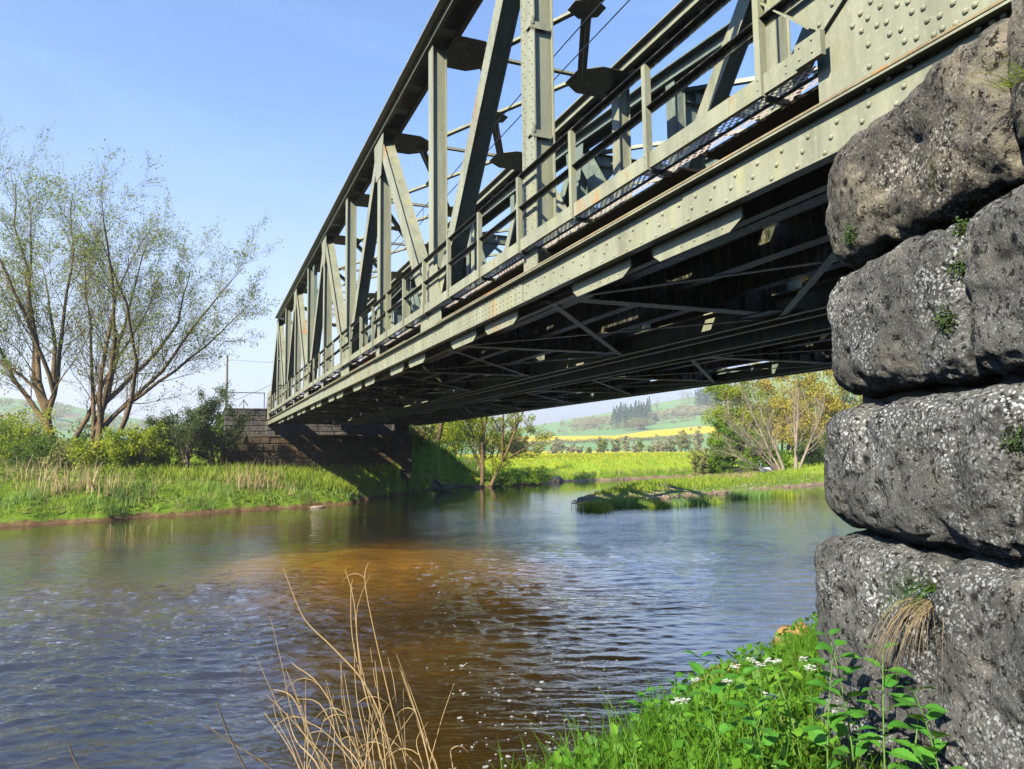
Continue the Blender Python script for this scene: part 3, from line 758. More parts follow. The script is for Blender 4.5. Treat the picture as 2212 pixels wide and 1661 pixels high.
# ================================================================ masonry
def stone_mat(name, base, light, mossy=.4, scale=1.0, lich=.5, warm=(.20,.165,.11)):
    base, light, warm = kc(base), kc(light), kc(warm)
    m, n, l, P = newmat(name); b = NB(m); o = b.obj()
    c = b.mix(b.rng(b.noise(2.2*scale,6,.65), .35,.68), base, tuple(x*.45 for x in base))
    c = b.mix(b.mth('MULTIPLY', b.rng(b.noise(3.1*scale,7,.7,b.mapping(o,(1,1,1.3),(1,2,3))), .50,.64), .85), c, warm)
    wob = b.mapping(o,(1,1,1),(.4,.2,.1)); s1 = b.mth('MAXIMUM', b.rng(b.voro(48*scale, wob), .36,.26), b.rng(b.noise(60*scale,3,.6), .58,.64)); s2 = b.rng(b.noise(2.6*scale,5,.65,b.mapping(o,(1,1,1),(3,1,2))), .46,.66)
    c = b.mix(b.mth('MULTIPLY', b.mth('MULTIPLY', s1, s2), min(1,lich*1.9)), c, light)
    s3 = b.rng(b.noise(120*scale,2,.6), .60,.68)
    c = b.mix(b.mth('MULTIPLY', s3, .45*lich), c, tuple(x*.8 for x in light))
    pit = b.rng(b.voro(11*scale, b.mapping(o,(1,1,.9),(0,0,0))), .08,.30)
    gate = b.rng(b.noise(5*scale,4,.6,b.mapping(o,(1,1,1),(2,3,1))), .50,.58)
    pit = b.mth('MAXIMUM', pit, b.mth('SUBTRACT', 1.0, gate))
    pit2 = b.rng(b.noise(30*scale,4,.7), .38,.43)
    c = b.mix(b.mth('MULTIPLY', b.mth('MULTIPLY', pit, pit2), 1.0), (.02,.019,.017), c)
    c = b.mix(b.mth('MULTIPLY', b.rng(b.noise(5.5*scale,5,.7,b.mapping(o,(1,1,1),(1,1,2))), .64,.72), mossy), c, (.055,.075,.012))
    l.new(c, P.inputs['Base Color']); P.inputs['Roughness'].default_value = .93; P.inputs['Specular IOR Level'].default_value = .15
    h = b.mth('ADD', b.mth('MULTIPLY', pit, 1.2), b.mth('ADD', b.mth('MULTIPLY', pit2, .8), b.mth('MULTIPLY', b.noise(11*scale,8,.72), 2.2)))
    l.new(b.bump(h, .9, .022), P.inputs['Normal'])
    return m
M['stone'] = stone_mat('weathered_limestone', (.15,.152,.145), (.60,.64,.66), .5, 1.0, 1.0, (.19,.18,.155))
M['stone_top'] = stone_mat('weathered_limestone_warm', (.145,.138,.12), (.62,.60,.54), .6, 1.0, 1.0, (.33,.29,.21))
M['mortar'] = simple('old_mortar', (.23,.22,.20), .95, .35, 5, bump=.5, bscale=25)
M['ashlar'] = stone_mat('far_ashlar', (.16,.15,.14), (.38,.37,.36), .3, .8, .4)
M['ashlar_old'] = stone_mat('far_ashlar_old', (.10,.08,.05), (.30,.27,.22), .9, .7, .5, (.22,.12,.035))
wt = Vector((-.322,-.947,0)); wn3 = Vector((-.947,.322,0)); up = Vector((0,0,1))
WCORN = Vector((2.98, 2.87, 0))
wall = empty('stone_wall', (3.2, 2.4, 0), label='abutment wing wall of huge rounded dark weathered blocks at the right edge', cat='wall')
def block(s0, s1, z0, z1, out, seed, N=54, mat='stone', n=3.6, dep=.75, tilt=0):
    """a bossed block from s0 to s1 along the wall, its face 'out' metres proud of the wall line."""
    cx, cz, cy = (s0+s1)/2, (z0+z1)/2, out-dep/2; hx, hzz, hy = (s1-s0)/2, (z1-z0)/2, dep/2
    V = []; F = []
    for ax in range(3):
        for sg in (-1, 1):
            b0 = len(V)
            for i in range(N+1):
                for j in range(N+1):
                    a = 2*i/N-1; b = 2*j/N-1
                    a = math.sin(a*math.pi/2)*.25+a*.75; b = math.sin(b*math.pi/2)*.25+b*.75
                    p = [0,0,0]; p[ax] = sg; p[(ax+1)%3] = a; p[(ax+2)%3] = b
                    ea = n if p[0] < 0 else 12.0; bb = 4.6
                    r = (abs(p[0])**ea+(abs(p[1])**bb+abs(p[2])**bb)**(ea/bb))**(1/ea)
                    p = [q/r for q in p]
                    V.append((cx+p[0]*hx, cy+p[1]*hy, cz+p[2]*hzz, p[0]**3/hx, p[1]*abs(p[1])**1.5/hy, p[2]*abs(p[2])**1.5/hzz))
            for i in range(N):
                for j in range(N):
                    q = [b0+i*(N+1)+j, b0+(i+1)*(N+1)+j, b0+(i+1)*(N+1)+j+1, b0+i*(N+1)+j+1]
                    F.append(q if sg > 0 else q[::-1])
    O = []; sv = Vector((seed*3.7, seed*1.3, seed*2.1))
    for (a, c_, z, nx_, ny_, nz_) in V:
        nn = Vector((nx_, ny_, nz_)).normalized(); p = Vector((a, c_, z))
        q = p+sv
        d = .030*mnoise.fractal(q*1.6, 1.0, 2.0, 2)+.016*mnoise.fractal(q*6.5, .8, 2.1, 4)
        d -= .070*max(0, mnoise.noise(q*4.5)-.18)+.035*max(0, mnoise.noise(q*14)-.12)
        p = p + nn*d; s_, o_, z_ = p
        z_ += tilt*(s_-cx)
        O.append(tuple(WCORN + wt*s_ + wn3*o_ + up*(z_)))
    return mk('stone_block', O, F, M[mat], None, True)
def wpart(o): o.parent = wall; o.matrix_parent_inverse = Matrix.Translation(-wall.location)
# courses from the footing upwards: (z0,z1,outward,joints)
def zj(v, dep=3.8): return ZC+(968-v)/FPX*dep
courses = [(zj(1600), zj(1462), .10, [-.06,.55,1.3,2.2]), (zj(1478), zj(1143), .085, [-.08,.945,1.9,3.0]), (zj(1132), zj(882), .055, [-.05,1.42,2.4]),
           (zj(868), zj(606), .02, [.05,1.16,2.1]), (zj(604), zj(345), .02, [.10,1.43,2.5])]
for ci, (z0, z1, out, js) in enumerate(courses):
    for q in range(len(js)-1):
        vis = js[q] < 1.6
        o = block(js[q]+.002, js[q+1]-.002, z0-.012, z1+.012, out+.10, ci*5+q+1, 58 if vis and 0<ci<5 else 24, 'stone_top' if ci >= 4 else 'stone', 4.4 if q==0 else 12.0)
        wpart(o)
# end faces of the wall under the bridge: coursed quoins going back
for ci, (z0, z1, out, js) in enumerate(courses[:4]):
    pass
mb = MB()
def wp(s, o, z): return tuple(WCORN+wt*s+wn3*o+up*z)
def wbox(s0, s1, o0, o1, z0, z1):
    mb.add([wp(s0,o0,z0),wp(s1,o0,z0),wp(s1,o1,z0),wp(s0,o1,z0),wp(s0,o0,z1),wp(s1,o0,z1),wp(s1,o1,z1),wp(s0,o1,z1)],
           [(0,1,2,3),(7,6,5,4),(0,4,5,1),(1,5,6,2),(2,6,7,3),(3,7,4,0)])
wbox(.16, 3.0, -1.2, -.07, .6, zj(360)); wbox(1.35, 3.0, -1.2, -.02, zj(345), zj(250))
wpart(mb.build('mortar_core', M['mortar'], None))
# near abutment carrying the bridge ends
ab = empty('bridge_abutment', (9.5, 1.5, 0), label='near stone abutment under the bridge ends, mostly hidden behind the rounded wing wall', cat='abutment')
mb = MB(); mb.box(3.45, 16.2, -2.2, 2.55, .2, zr(1.98)); mb.box(3.4, 16.3, -2.3, 1.0, zr(1.98)+.002, zr(1.99)+.001)
o = mb.build('abutment_body', M['stone'], None); o.parent = ab; o.matrix_parent_inverse = Matrix.Translation(-ab.location)

# far abutment: coursed blocks
fa = empty('bridge_abutment', (8, 54, 1.5), label='far stone abutment with mossy lower courses at the end of the bridge, under its end', cat='abutment')
def fpart(o): o.parent = fa; o.matrix_parent_inverse = Matrix.Translation(-fa.location)
rr = random.Random(12)
def coursed(name, x0, x1, y0, y1, z0, z1, h, mat, boss=.05, joints=(0.7,1.4), top=None):
    """front (facing the camera) and left faces built of single raised blocks on a core."""
    mb = MB(); mb.box(x0+.06, x1-.06, y0+.06, y1, z0-.6, z1-.02)
    z = z0
    while z < z1-.05:
        zt_ = min(z+h*rr.uniform(.9,1.1), z1)
        if z1-zt_ < h*.4: zt_ = z1
        x = x0
        while x < x1-.02:
            xn = min(x+rr.uniform(*joints), x1)
            if x1-xn < .35: xn = x1
            b = boss*rr.uniform(.3,1.2); g = .015
            q = .035
            # bevelled block
            xs = (x+g, x+g+q, xn-g-q, xn-g); zs = (z+g, z+g+q, zt_-g-q, zt_-g); yf = y0-b
            mb.add([(xs[0],y0+.07,zs[0]),(xs[3],y0+.07,zs[0]),(xs[3],y0+.07,zs[3]),(xs[0],y0+.07,zs[3]),
                    (xs[0],y0-b*.2,zs[0]),(xs[3],y0-b*.2,zs[0]),(xs[3],y0-b*.2,zs[3]),(xs[0],y0-b*.2,zs[3]),
                    (xs[1],yf,zs[1]),(xs[2],yf+rr.uniform(-.01,.01),zs[1]),(xs[2],yf,zs[2]),(xs[1],yf+rr.uniform(-.01,.01),zs[2])],
                   [(0,1,5,4),(1,2,6,5),(2,3,7,6),(3,0,4,7),(4,5,9,8),(5,6,10,9),(6,7,11,10),(7,4,8,11),(8,9,10,11)])
            x = xn
        for sx, xx in ((-1, x0), (1, x1)):      # side faces
            y = y0
            while y < y1-.1:
                yn = min(y+rr.uniform(*joints), y1); b = boss*rr.uniform(.2,1); g = .015
                xa_, xb_ = sorted((xx-sx*.08, xx+sx*b*.6)); mb.box(xa_, xb_, y+g+.02, yn-g, z+g, zt_-g); y = yn
        z = zt_
    o = mb.build(name, M[mat], None); fpart(o)
coursed('lower_masonry', 1.15, 14.2, 53.6, 58.5, 1.7, 4.25, .52, 'ashlar_old', .20, (.6,2.2))
coursed('upper_masonry', 1.25, 4.0, 54.4, 60, 4.25, 6.25, .36, 'ashlar', .05)
coursed('upper_masonry', 3.95, 14.0, 55.6, 60, 4.25, 6.0, .36, 'ashlar', .05)
coursed('pilaster', 3.95, 4.6, 54.0, 55.5, 4.3, 5.35, .36, 'ashlar', .05, (.4,.7))
coursed('pilaster', 13.2, 14.1, 54.0, 55.5, 4.3, 5.6, .36, 'ashlar', .05, (.5,.9))
mb = MB(); mb.box(1.0, 14.3, 53.45, 55.6, 4.25, 4.36); fpart(mb.build('bearing_ledge', M['ashlar'], None))
# railing on the far abutment
fr_ = empty('guard_rail', (2.6, 54.9, 6.2), label='thin grey pipe railing standing on top of the far abutment', cat='railing')
for nm, a, b_ in (('rail_pipe',(1.3,54.8,7.35),(3.9,54.8,7.35)),('rail_post',(1.32,54.8,6.2),(1.32,54.8,7.35)),('rail_post',(3.86,54.8,6.2),(3.86,54.8,7.35)),
                  ('rail_pipe',(1.32,54.8,7.3),(1.2,56.5,7.35)),('rail_brace',(2.5,54.9,6.85),(2.2,54.9,6.4)),('rail_brace',(2.5,54.9,6.85),(2.8,54.9,6.4)),('rail_brace',(2.5,54.9,6.1),(2.5,54.9,6.9))):
    mb = MB(); mb.tube([a,b_], .03, 6); o = mb.build(nm, M['steel_teal'], None); o.parent = fr_; o.matrix_parent_inverse = Matrix.Translation(-fr_.location)
# steps rail near the bridge end
# boulders and stones
def boulder(x, y, z, sx, sy, sz, mat, lab, seed, name='boulder', group=None):
    V = []; F = []; N = 10; nu = 14
    for i in range(N+1):
        t = math.pi*i/N
        for j in range(nu):
            p = 6.283*j/nu; q = Vector((math.sin(t)*math.cos(p), math.sin(t)*math.sin(p), math.cos(t)))
            r = 1+.38*mnoise.noise(q*1.6+Vector((seed,seed*2,0)))+.12*mnoise.noise(q*4+Vector((seed,0,0)))
            V.append((q.x*r*sx, q.y*r*sy, q.z*r*sz))
    for i in range(N):
        for j in range(nu): F.append((i*nu+j, (i+1)*nu+j, (i+1)*nu+(j+1)%nu, i*nu+(j+1)%nu))
    o = mk(name, V, F, mat, None, True, label=lab, cat='rock', group=group); o.location = (x, y, z); return o
M['rock'] = simple('pale_rock', (.34,.28,.21), .9, .35, 3, bump=.6)
M['rock_o'] = simple('orange_rock', (.40,.24,.09), .9, .35, 3, bump=.6)
x, y = W(1232,1036); boulder(x, y, .35, 1.1, .8, .75, M['rock'], 'large pale boulder at the water edge beyond the bridge, left of the spit', 2)
x, y = W(1200,1041); boulder(x, y, .15, .7, .6, .45, M['rock'], 'small pale rock just left of the big boulder at the far shore', 5)
x, y = W(1722,1400, .3); boulder(x, y, .33, .30, .30, .26, M['rock_o'], 'sunlit orange stone at the water edge beside the wing wall', 7)
x, y = W(1690,1425, .3); boulder(x, y, .22, .22, .2, .16, M['rock'], 'small grey stone in front of the sunlit orange stone', 8)
x, y = W(655,1096, .05); boulder(x+.8, y, .03, .42, .2, .10, M['rock'], 'flat pale stone lying at the left bank water edge near the point', 9)
x, y = W(1580,1490,.7); boulder(x, y, .75, .35, .3, .16, M['rock_o'], 'brown flat stone among the nettles by the wall foot', 11)
x, y = W(1560,1640,1.0); boulder(x, y, .95, .28, .25, .2, M['stone'], 'grey stone half hidden in the grass at the bottom edge', 14)
x, y = W(1795,1045,.5); boulder(x, y, .62, .5, .4, .35, M['rock'], 'brown rock on the spit close to the wing wall edge', 15)
# gravel on the spit
mb = MB(); rr = random.Random(8)
for i in range(900):
    u = rr.uniform(1235, 1460) if rr.random() < .7 else rr.uniform(1460,1780)
    base = np.interp(u, [1235,1335,1437,1557,1671,1780], [1089,1087,1078,1068,1057,1047])
    x, y = W(u, base-rr.random()**1.5*8); z = hz(x, y); s = rr.uniform(.03,.11)
    z = max(z, -.02); h = s*.6; a = rr.random()*3; ca, sa = math.cos(a)*s, math.sin(a)*s
    mb.add([(x+ca,y+sa,z-.02),(x-sa,y+ca,z-.02),(x-ca,y-sa,z-.02),(x+sa,y-ca,z-.02),(x+ca*.5,y+sa*.5,z+h),(x-sa*.5,y+ca*.5,z+h*.8),(x-ca*.5,y-sa*.5,z+h),(x+sa*.5,y-ca*.5,z+h*.9)],
           [(0,1,5,4),(1,2,6,5),(2,3,7,6),(3,0,4,7),(4,5,6,7)])
mb.build('gravel', M['rock'], kind='stuff', label='small stones and gravel along the water edge of the spit')
# ================================================================ vegetation
def branchy(rr, stems, spec, up_bias=(.0,.12,.18,.15), wander=.12):
    """stems: [(p, dir, length, radius)], spec per level: (children, length factor, radius factor, angle, start)"""
    lines = []; tips = []
    def grow(p, d, L, R, lev):
        n = max(3, int(L/ (1.3 if lev == 0 else .7 if lev == 1 else .45))) if lev < 3 else 3
        n = min(n, 14); pts = [p.copy()]; dirs = [d.copy()]; q = p.copy(); dd = d.copy()
        for i in range(n):
            dd = (dd + Vector((rr.gauss(0,1), rr.gauss(0,1), rr.gauss(0,1)))*wander*(1+lev*.35)*.7 + Vector((0,0,up_bias[min(lev,3)]))*.5).normalized()
            q = q + dd*(L/n); pts.append(q.copy()); dirs.append(dd.copy())
        tipr = .10 if lev == 0 else .15
        rad = [R*(1-(1-tipr)*(i/n)) for i in range(n+1)]
        lines.append((pts, rad, lev))
        if lev >= len(spec): tips.append((pts, dirs)); return
        ch, lf, rf, ang, st = spec[lev]
        k = max(1, int(round(ch*rr.uniform(.8,1.2))))
        for j in range(k):
            t = st+(1-st)*(j+rr.random())/k; t = min(t, .999); i = int(t*n); fr = t*n-i
            pos = pts[i].lerp(pts[i+1], fr); dj = dirs[i+1]
            a = dj.orthogonal().normalized(); a = Matrix.Rotation(rr.random()*6.283, 3, dj) @ a
            an = ang*rr.uniform(.6,1.3)
            nd = (dj*math.cos(an)+a*math.sin(an)).normalized()
            grow(pos, nd, L*lf*rr.uniform(.65,1.2)*(1.15-.55*t), max(rad[i]*rf*rr.uniform(.7,1), .006), lev+1)
        if lev < len(spec): tips.append(([pts[-1]]*4, [dirs[-1]]*4))
    z0 = stems[0][0].z
    for p, d, L, R in stems:
        p = Vector(p)
        if lines and p.z > z0+.4:
            cand = [q for pts, rad, lev in lines if lev == 0 for a_, b_ in zip(pts[:-1], pts[1:]) for q in (a_, a_.lerp(b_,.5))]
            p = min(cand, key=lambda q: abs(q.z-p.z)*1.0+(q-p).length*.5).copy()
        grow(p, Vector(d).normalized(), L, R, 0)
    return lines, tips
def wood(lines, sides=(8,6,4,3,3)):
    mb = MB()
    for pts, rad, lev in lines: mb.tube(pts, rad, sides[min(lev,4)])
    return mb
def quads(C, size, rs, asp=.55, flat=0.0):
    """leaf-sized diamond faces at the centres C."""
    n = len(C); C = np.asarray(C, float)
    a = rs.randn(n,3); a /= np.linalg.norm(a,axis=1)[:,None]
    b = rs.randn(n,3); b[:,2] += flat*0; b -= (b*a).sum(1)[:,None]*a; b /= np.linalg.norm(b,axis=1)[:,None]
    s = (size*rs.uniform(.6,1.4,n))[:,None]
    V = np.stack([C-a*s*.5, C+b*s*asp*.5, C+a*s*.5, C-b*s*asp*.5], 1).reshape(-1,3)
    return V, np.arange(4*n).reshape(n,4)
def leaf_centres(tips, n, rs, spread):
    P = []
    L = len(tips)
    for _ in range(n):
        pts, dirs = tips[rs.randint(L)]; i = rs.randint(len(pts)-1); t = rs.rand()
        p = pts[i].lerp(pts[i+1], t); P.append((p.x, p.y, p.z))
    P = np.array(P); return P+rs.randn(n,3)*spread
BARK = {'grey': simple('bark_grey', (.20,.16,.11), .95, .45, 4, bump=.5), 'warm': simple('bark_warm', (.20,.14,.07), .95, .4, 4, bump=.5),
        'pale': simple('bark_pale', (.36,.30,.22), .95, .3, 4), 'dark': simple('bark_dark', (.09,.07,.05), .95, .4, 4, bump=.5),
        'ivory': simple('bark_silver', (.42,.36,.26), .95, .3, 4)}
LEAF = {'willow': leafmat('willow_leaves', (.28,.36,.06), (.40,.46,.12), .5), 'yellow': leafmat('yellow_green_leaves', (.30,.40,.02), (.52,.54,.03), .5, (.20,.33,.02)),
        'bright': leafmat('bright_green_leaves', (.13,.30,.012), (.26,.42,.02), .5, (.09,.20,.015)), 'dark': leafmat('dark_green_leaves', (.045,.085,.03), (.09,.15,.04), .3, (.10,.11,.05)),
        'orange': leafmat('orange_spring_leaves', (.55,.44,.06), (.66,.46,.10), .5, (.44,.46,.05)), 'mid': leafmat('mid_green_leaves', (.08,.17,.02), (.15,.27,.03), .45, (.05,.10,.02)),
        'blue': leafmat('spruce_needles', (.04,.085,.05), (.07,.12,.06), .2), 'haze': leafmat('far_budding_leaves', (.44,.38,.22), (.55,.46,.28), .3, (.34,.40,.16)),
        'olive': leafmat('olive_leaves', (.24,.30,.07), (.36,.38,.11), .4, (.34,.28,.12)),'white': leafmat('white_blossom', (.55,.5,.45), (.65,.6,.55), .4)}
def tree(name, cat, label, stems, spec, nleaf, lsize, leaf, bark, seed, spread=.18, group=None, up=(.0,.12,.18,.15), wander=.12, loc=None, asp=.55):
    rr = random.Random(seed); rs = np.random.RandomState(seed)
    lines, tips = branchy(rr, stems, spec, up, wander)
    loc = loc or stems[0][0]
    root = empty(name, loc, label=label, cat=cat, group=group)
    o = wood(lines).build('trunk', BARK[bark], None, True); o.parent = root; o.matrix_parent_inverse = Matrix.Translation(-Vector(loc))
    if nleaf:
        V, F = quads(leaf_centres(tips, nleaf, rs, spread), lsize, rs, asp)
        o = mk('crown', V, F, LEAF[leaf]); o.parent = root; o.matrix_parent_inverse = Matrix.Translation(-Vector(loc))
    return root
RT = Vector((cR.x, cR.y, 0)).normalized(); FW = Vector((cF.x, cF.y, 0)).normalized()
def D3(r, f, z): return RT*r + FW*f + Vector((0,0,z))
def at(u, depth, dz=0):
    x, y = PD(u, depth); return Vector((x, y, hz(x, y)+dz))

# --- the two tall willows on the left bank
b1 = at(128, 49, -.2)
tree('willow_tree', 'tree', 'tall willow at the far left edge, its trunk leaning left, with thin fresh leaves', 
     [(b1, D3(-.10,.05,1), 21.5, .25), (b1+D3(.1,.2,3.5), D3(.16,.1,1), 15.5, .17), (b1+D3(-.1,0,3.6), D3(-.42,-.1,1), 16, .19), (b1+D3(.05,0,5.4), D3(-.20,.2,1), 13.5, .17), (b1+D3(-.1,-.2,2.8), D3(-.9,.1,.75), 10, .2), (b1+D3(-.2,0,4.6), D3(-.7,-.3,.8), 10.5, .12), (b1, D3(.42,.1,1), 17, .19), (b1+D3(0,0,5), D3(.05,-.3,1), 15, .15)],
     [(15,.38,.28,.58,.2),(12,.44,.40,.58,.12),(10,.46,.5,.6,.1)], 26000, .135, 'willow', 'warm', 11, .17, 'tall willows on the left bank', (.05,.09,.08,.05), .15)
b2 = at(200, 50, -.2)
tree('willow_tree', 'tree', 'wide many-stemmed willow with stems fanning out to the right, left of the bridge', 
     [(b2, D3(-.05,0,1), 18.5, .23), (b2, D3(-.30,.1,1), 16.5, .17), (b2+D3(.35,0,0), D3(.20,.1,1), 17.5, .2), (b2+D3(.6,.1,0), D3(.40,-.1,1), 16.5, .2), (b2+D3(.3,.2,2.6), D3(.80,.05,1), 15.5, .17), (b2+D3(.5,.2,2.8), D3(1.25,0,1), 13.6, .16), (b2+D3(.1,.1,3), D3(.12,.4,1), 15, .2), (b2+D3(.7,.1,4.4), D3(.60,.3,1), 13.5, .18)],
     [(15,.36,.28,.58,.2),(12,.44,.40,.58,.12),(10,.46,.5,.6,.1)], 22000, .13, 'willow', 'warm', 23, .16, 'tall willows on the left bank', (.03,.09,.08,.05), .15)
# small leafless part right of it and dark thorn trees
b = at(405, 46, -.1)
tree('hawthorn_tree', 'tree', 'small dark thorn tree with a pale split trunk left of the far abutment', [(b, D3(-.05,0,1), 3.4, .17), (b+D3(0,0,.9), D3(.5,.1,1), 3.2, .11), (b+D3(0,0,.8), D3(-.5,-.1,1), 3.3, .12), (b+D3(0,0,1.6), D3(.1,.4,1), 3.6, .10)],
     [(8,.50,.6,.75,.25),(7,.45,.6,.7,.1),(5,.45,.6,.7,.1)], 9000, .11, 'dark', 'grey', 31, .12, None, (0,.05,.05,.05), .22)
b = at(462, 48, -.1)
tree('hawthorn_tree', 'tree', 'dark bush-like thorn tree standing right against the far abutment', [(b, D3(0,0,1), 3.2, .13), (b, D3(.35,.2,1), 3.6, .10), (b+D3(-.1,0,.3), D3(-.35,0,1), 3.4, .1)],
     [(8,.48,.6,.75,.15),(6,.45,.6,.7,.1),(5,.45,.6,.7,.1)], 9500, .12, 'dark', 'dark', 37, .14, None, (0,.05,.05,.05), .2)
# shrubs: clumps of leaves on thin stems
def shrub(name, label, u, dep, wd, ht, n, lsize, leaf, seed, bark='grey', cat='shrub', group=None, dz=0, nst=9, fill=.62):
    rr = random.Random(seed); rs = np.random.RandomState(seed); b = at(u, dep, dz)
    root = empty(name, b, label=label, cat=cat, group=group); mb = MB(); C = []
    cl = []
    for i in range(nst):
        a = rr.random()*6.28; r = math.sqrt(rr.random())*wd*.42; h = ht*rr.uniform(.45,.95)*(1-.35*(r/(wd*.5))**2)
        tip = b+Vector((math.cos(a)*r, math.sin(a)*r*.8, h)); base = b+Vector((math.cos(a)*r*.35, math.sin(a)*r*.3, -.1))
        mid = (base+tip)/2+Vector((rr.gauss(0,.1),rr.gauss(0,.1),0))*wd*.3
        mb.tube([base, mid, tip], [.03+ht*.008,.02+ht*.004,.008], 4)
        for q in range(5):
            e = mid.lerp(tip, rr.random())+Vector((rr.gauss(0,1),rr.gauss(0,1),rr.gauss(0,.7)))*wd*.11; mb.tube([mid.lerp(tip,rr.random()*.6), e], [.014,.006], 3)
            cl.append((e, wd*.085*rr.uniform(.6,1.5)))
        cl.append((tip, wd*.10)); cl.append((mid, wd*.13))
    for i in range(int(nst*.8)):
        a = rr.random()*6.28; r = math.sqrt(rr.random())*wd*.45; cl.append((b+Vector((math.cos(a)*r, math.sin(a)*r*.8, ht*rr.uniform(.08,.4))), wd*.12))
    for c, r in cl:
        k = int(n/len(cl)); p = rs.randn(k,3); p /= np.linalg.norm(p,axis=1)[:,None]; p *= (rs.rand(k)**.45)[:,None]*r
        C.append(p*np.array([1,1,.85])+np.array(c))
    C = np.concatenate(C); C = C[C[:,2] > hz(b.x,b.y)-.1]
    V, F = quads(C, lsize, rs, .7)
    inv = Matrix.Translation(-b)
    for o in (mb.build('stems', BARK[bark], None), mk('foliage', V, F, LEAF[leaf])): o.parent = root; o.matrix_parent_inverse = inv
    return root
for i, (lab, u, dep, wd, ht, n, ls, lf) in enumerate([
    ('yellow-green bush at the far left picture edge under the left willow', 18, 47, 6.5, 4.6, 7000, .15, 'yellow'),
    ('dark green low bush between the two willow trunks and the left edge', 85, 45, 5.0, 2.6, 5000, .14, 'mid'),
    ('green bush growing at the foot of the left willow', 150, 44.5, 3.6, 2.4, 3200, .14, 'olive'),
    ('yellow-green sapling thicket in front of the fanning willow', 228, 44, 4.6, 3.0, 4500, .15, 'yellow'),
    ('light yellow-green bush to the right of the willow trunks', 300, 45, 4.2, 3.6, 3600, .15, 'yellow'),
    ('loose yellow bush beside the thorn tree', 352, 46.5, 3.6, 3.6, 3600, .14, 'yellow'),
    ('shaded green bush behind the thorn tree', 425, 52, 5.5, 3.6, 5500, .15, 'mid'),
    ('dark green thicket behind the willow trunks', 260, 56, 8.5, 3.6, 6000, .18, 'mid'),
    ('broad olive thicket at the far left behind the willow', 40, 58, 9.5, 4.6, 6000, .2, 'olive')]):
    shrub('bush', lab, u, dep, wd, ht, n, ls, lf, 50+i, group='bushes under the willows on the left bank', dz=-.2)

# --- behind the bridge on the far side: three riverside trees
b = at(940, 61.5, -.3)
tree('alder_tree', 'tree', 'riverside tree leaning right with driftwood round its foot, nearest the far abutment', [(b, D3(.33,.1,1), 9, .26), (b+D3(.9,.1,3.2), D3(.0,.1,1), 7, .16), (b+D3(.6,.1,2.6), D3(.55,-.1,1), 6, .12)],
     [(8,.42,.5,.6,.35),(7,.48,.5,.55,.1),(4,.5,.5,.5,.1)], 3200, .15, 'yellow', 'warm', 61, .2, 'three riverside trees past the abutment', (.03,.12,.1,.05), .1)
b = at(1038, 64, -.3)
tree('alder_tree', 'tree', 'straight upright riverside tree, middle one of the three past the abutment', [(b, D3(0,0,1), 10, .22), (b+D3(0,.1,4.0), D3(.18,0,1), 7, .13), (b+D3(0,0,3), D3(-.45,0,1), 5, .09)],
     [(9,.40,.5,.7,.2),(7,.48,.5,.6,.1),(4,.5,.5,.5,.1)], 4200, .15, 'yellow', 'warm', 67, .22, 'three riverside trees past the abutment', (.03,.06,.05,.03), .08)
b = at(1052, 64.5, -.3)
tree('alder_tree', 'tree', 'forked riverside tree leaning right, rightmost of the three past the abutment', [(b, D3(.62,0,1), 3.6, .26), (b+D3(1.7,0,2.9), D3(.08,0,1), 7.5, .15), (b+D3(1.75,0,3), D3(.55,.1,1), 7.8, .15), (b+D3(1.7,0,2.6), D3(1.3,0,.4), 4.2, .09)],
     [(7,.42,.5,.6,.3),(7,.48,.5,.55,.1),(4,.5,.5,.5,.1)], 3800, .15, 'yellow', 'warm', 71, .2, 'three riverside trees past the abutment', (.03,.1,.08,.03), .1)
for i, (lab, u, dep, wd, ht, n, ls, lf) in enumerate([
    ('light green bush on the embankment slope just right of the far abutment', 925, 78, 9, 6.5, 7500, .2, 'yellow'),
    ('light green bush higher on the embankment behind the leaning tree', 985, 84, 9, 7.0, 7000, .2, 'yellow'),
    ('yellow-green bush behind the upright and forked trees', 1050, 88, 9, 7.5, 6500, .2, 'yellow'),
    ('pale green bushy tree at the right end of the embankment bushes', 1110, 92, 6.5, 6.0, 6000, .2, 'olive'),
    ('low dark green bush at the water right of the forked tree', 1085, 65.5, 2.4, 1.5, 1500, .12, 'mid'),
    ('low weeds on the embankment slope against the right end of the abutment', 908, 58.5, 3.2, 1.7, 1800, .14, 'olive'),
    ('dark green weeds lower on the shaded embankment slope', 912, 55.0, 3.0, 1.0, 1700, .12, 'mid'),
    ('pale green weeds at the middle of the embankment slope', 945, 60.5, 3.2, 1.5, 1800, .13, 'yellow'),
    ('low green bush on the shaded shore between the trees and the boulder', 1135, 68, 5.0, 1.6, 2600, .14, 'bright')]):
    shrub('bush', lab, u, dep, wd, ht, n, ls, lf, 90+i, 'warm', group='bushes past the far abutment', dz=-.2)

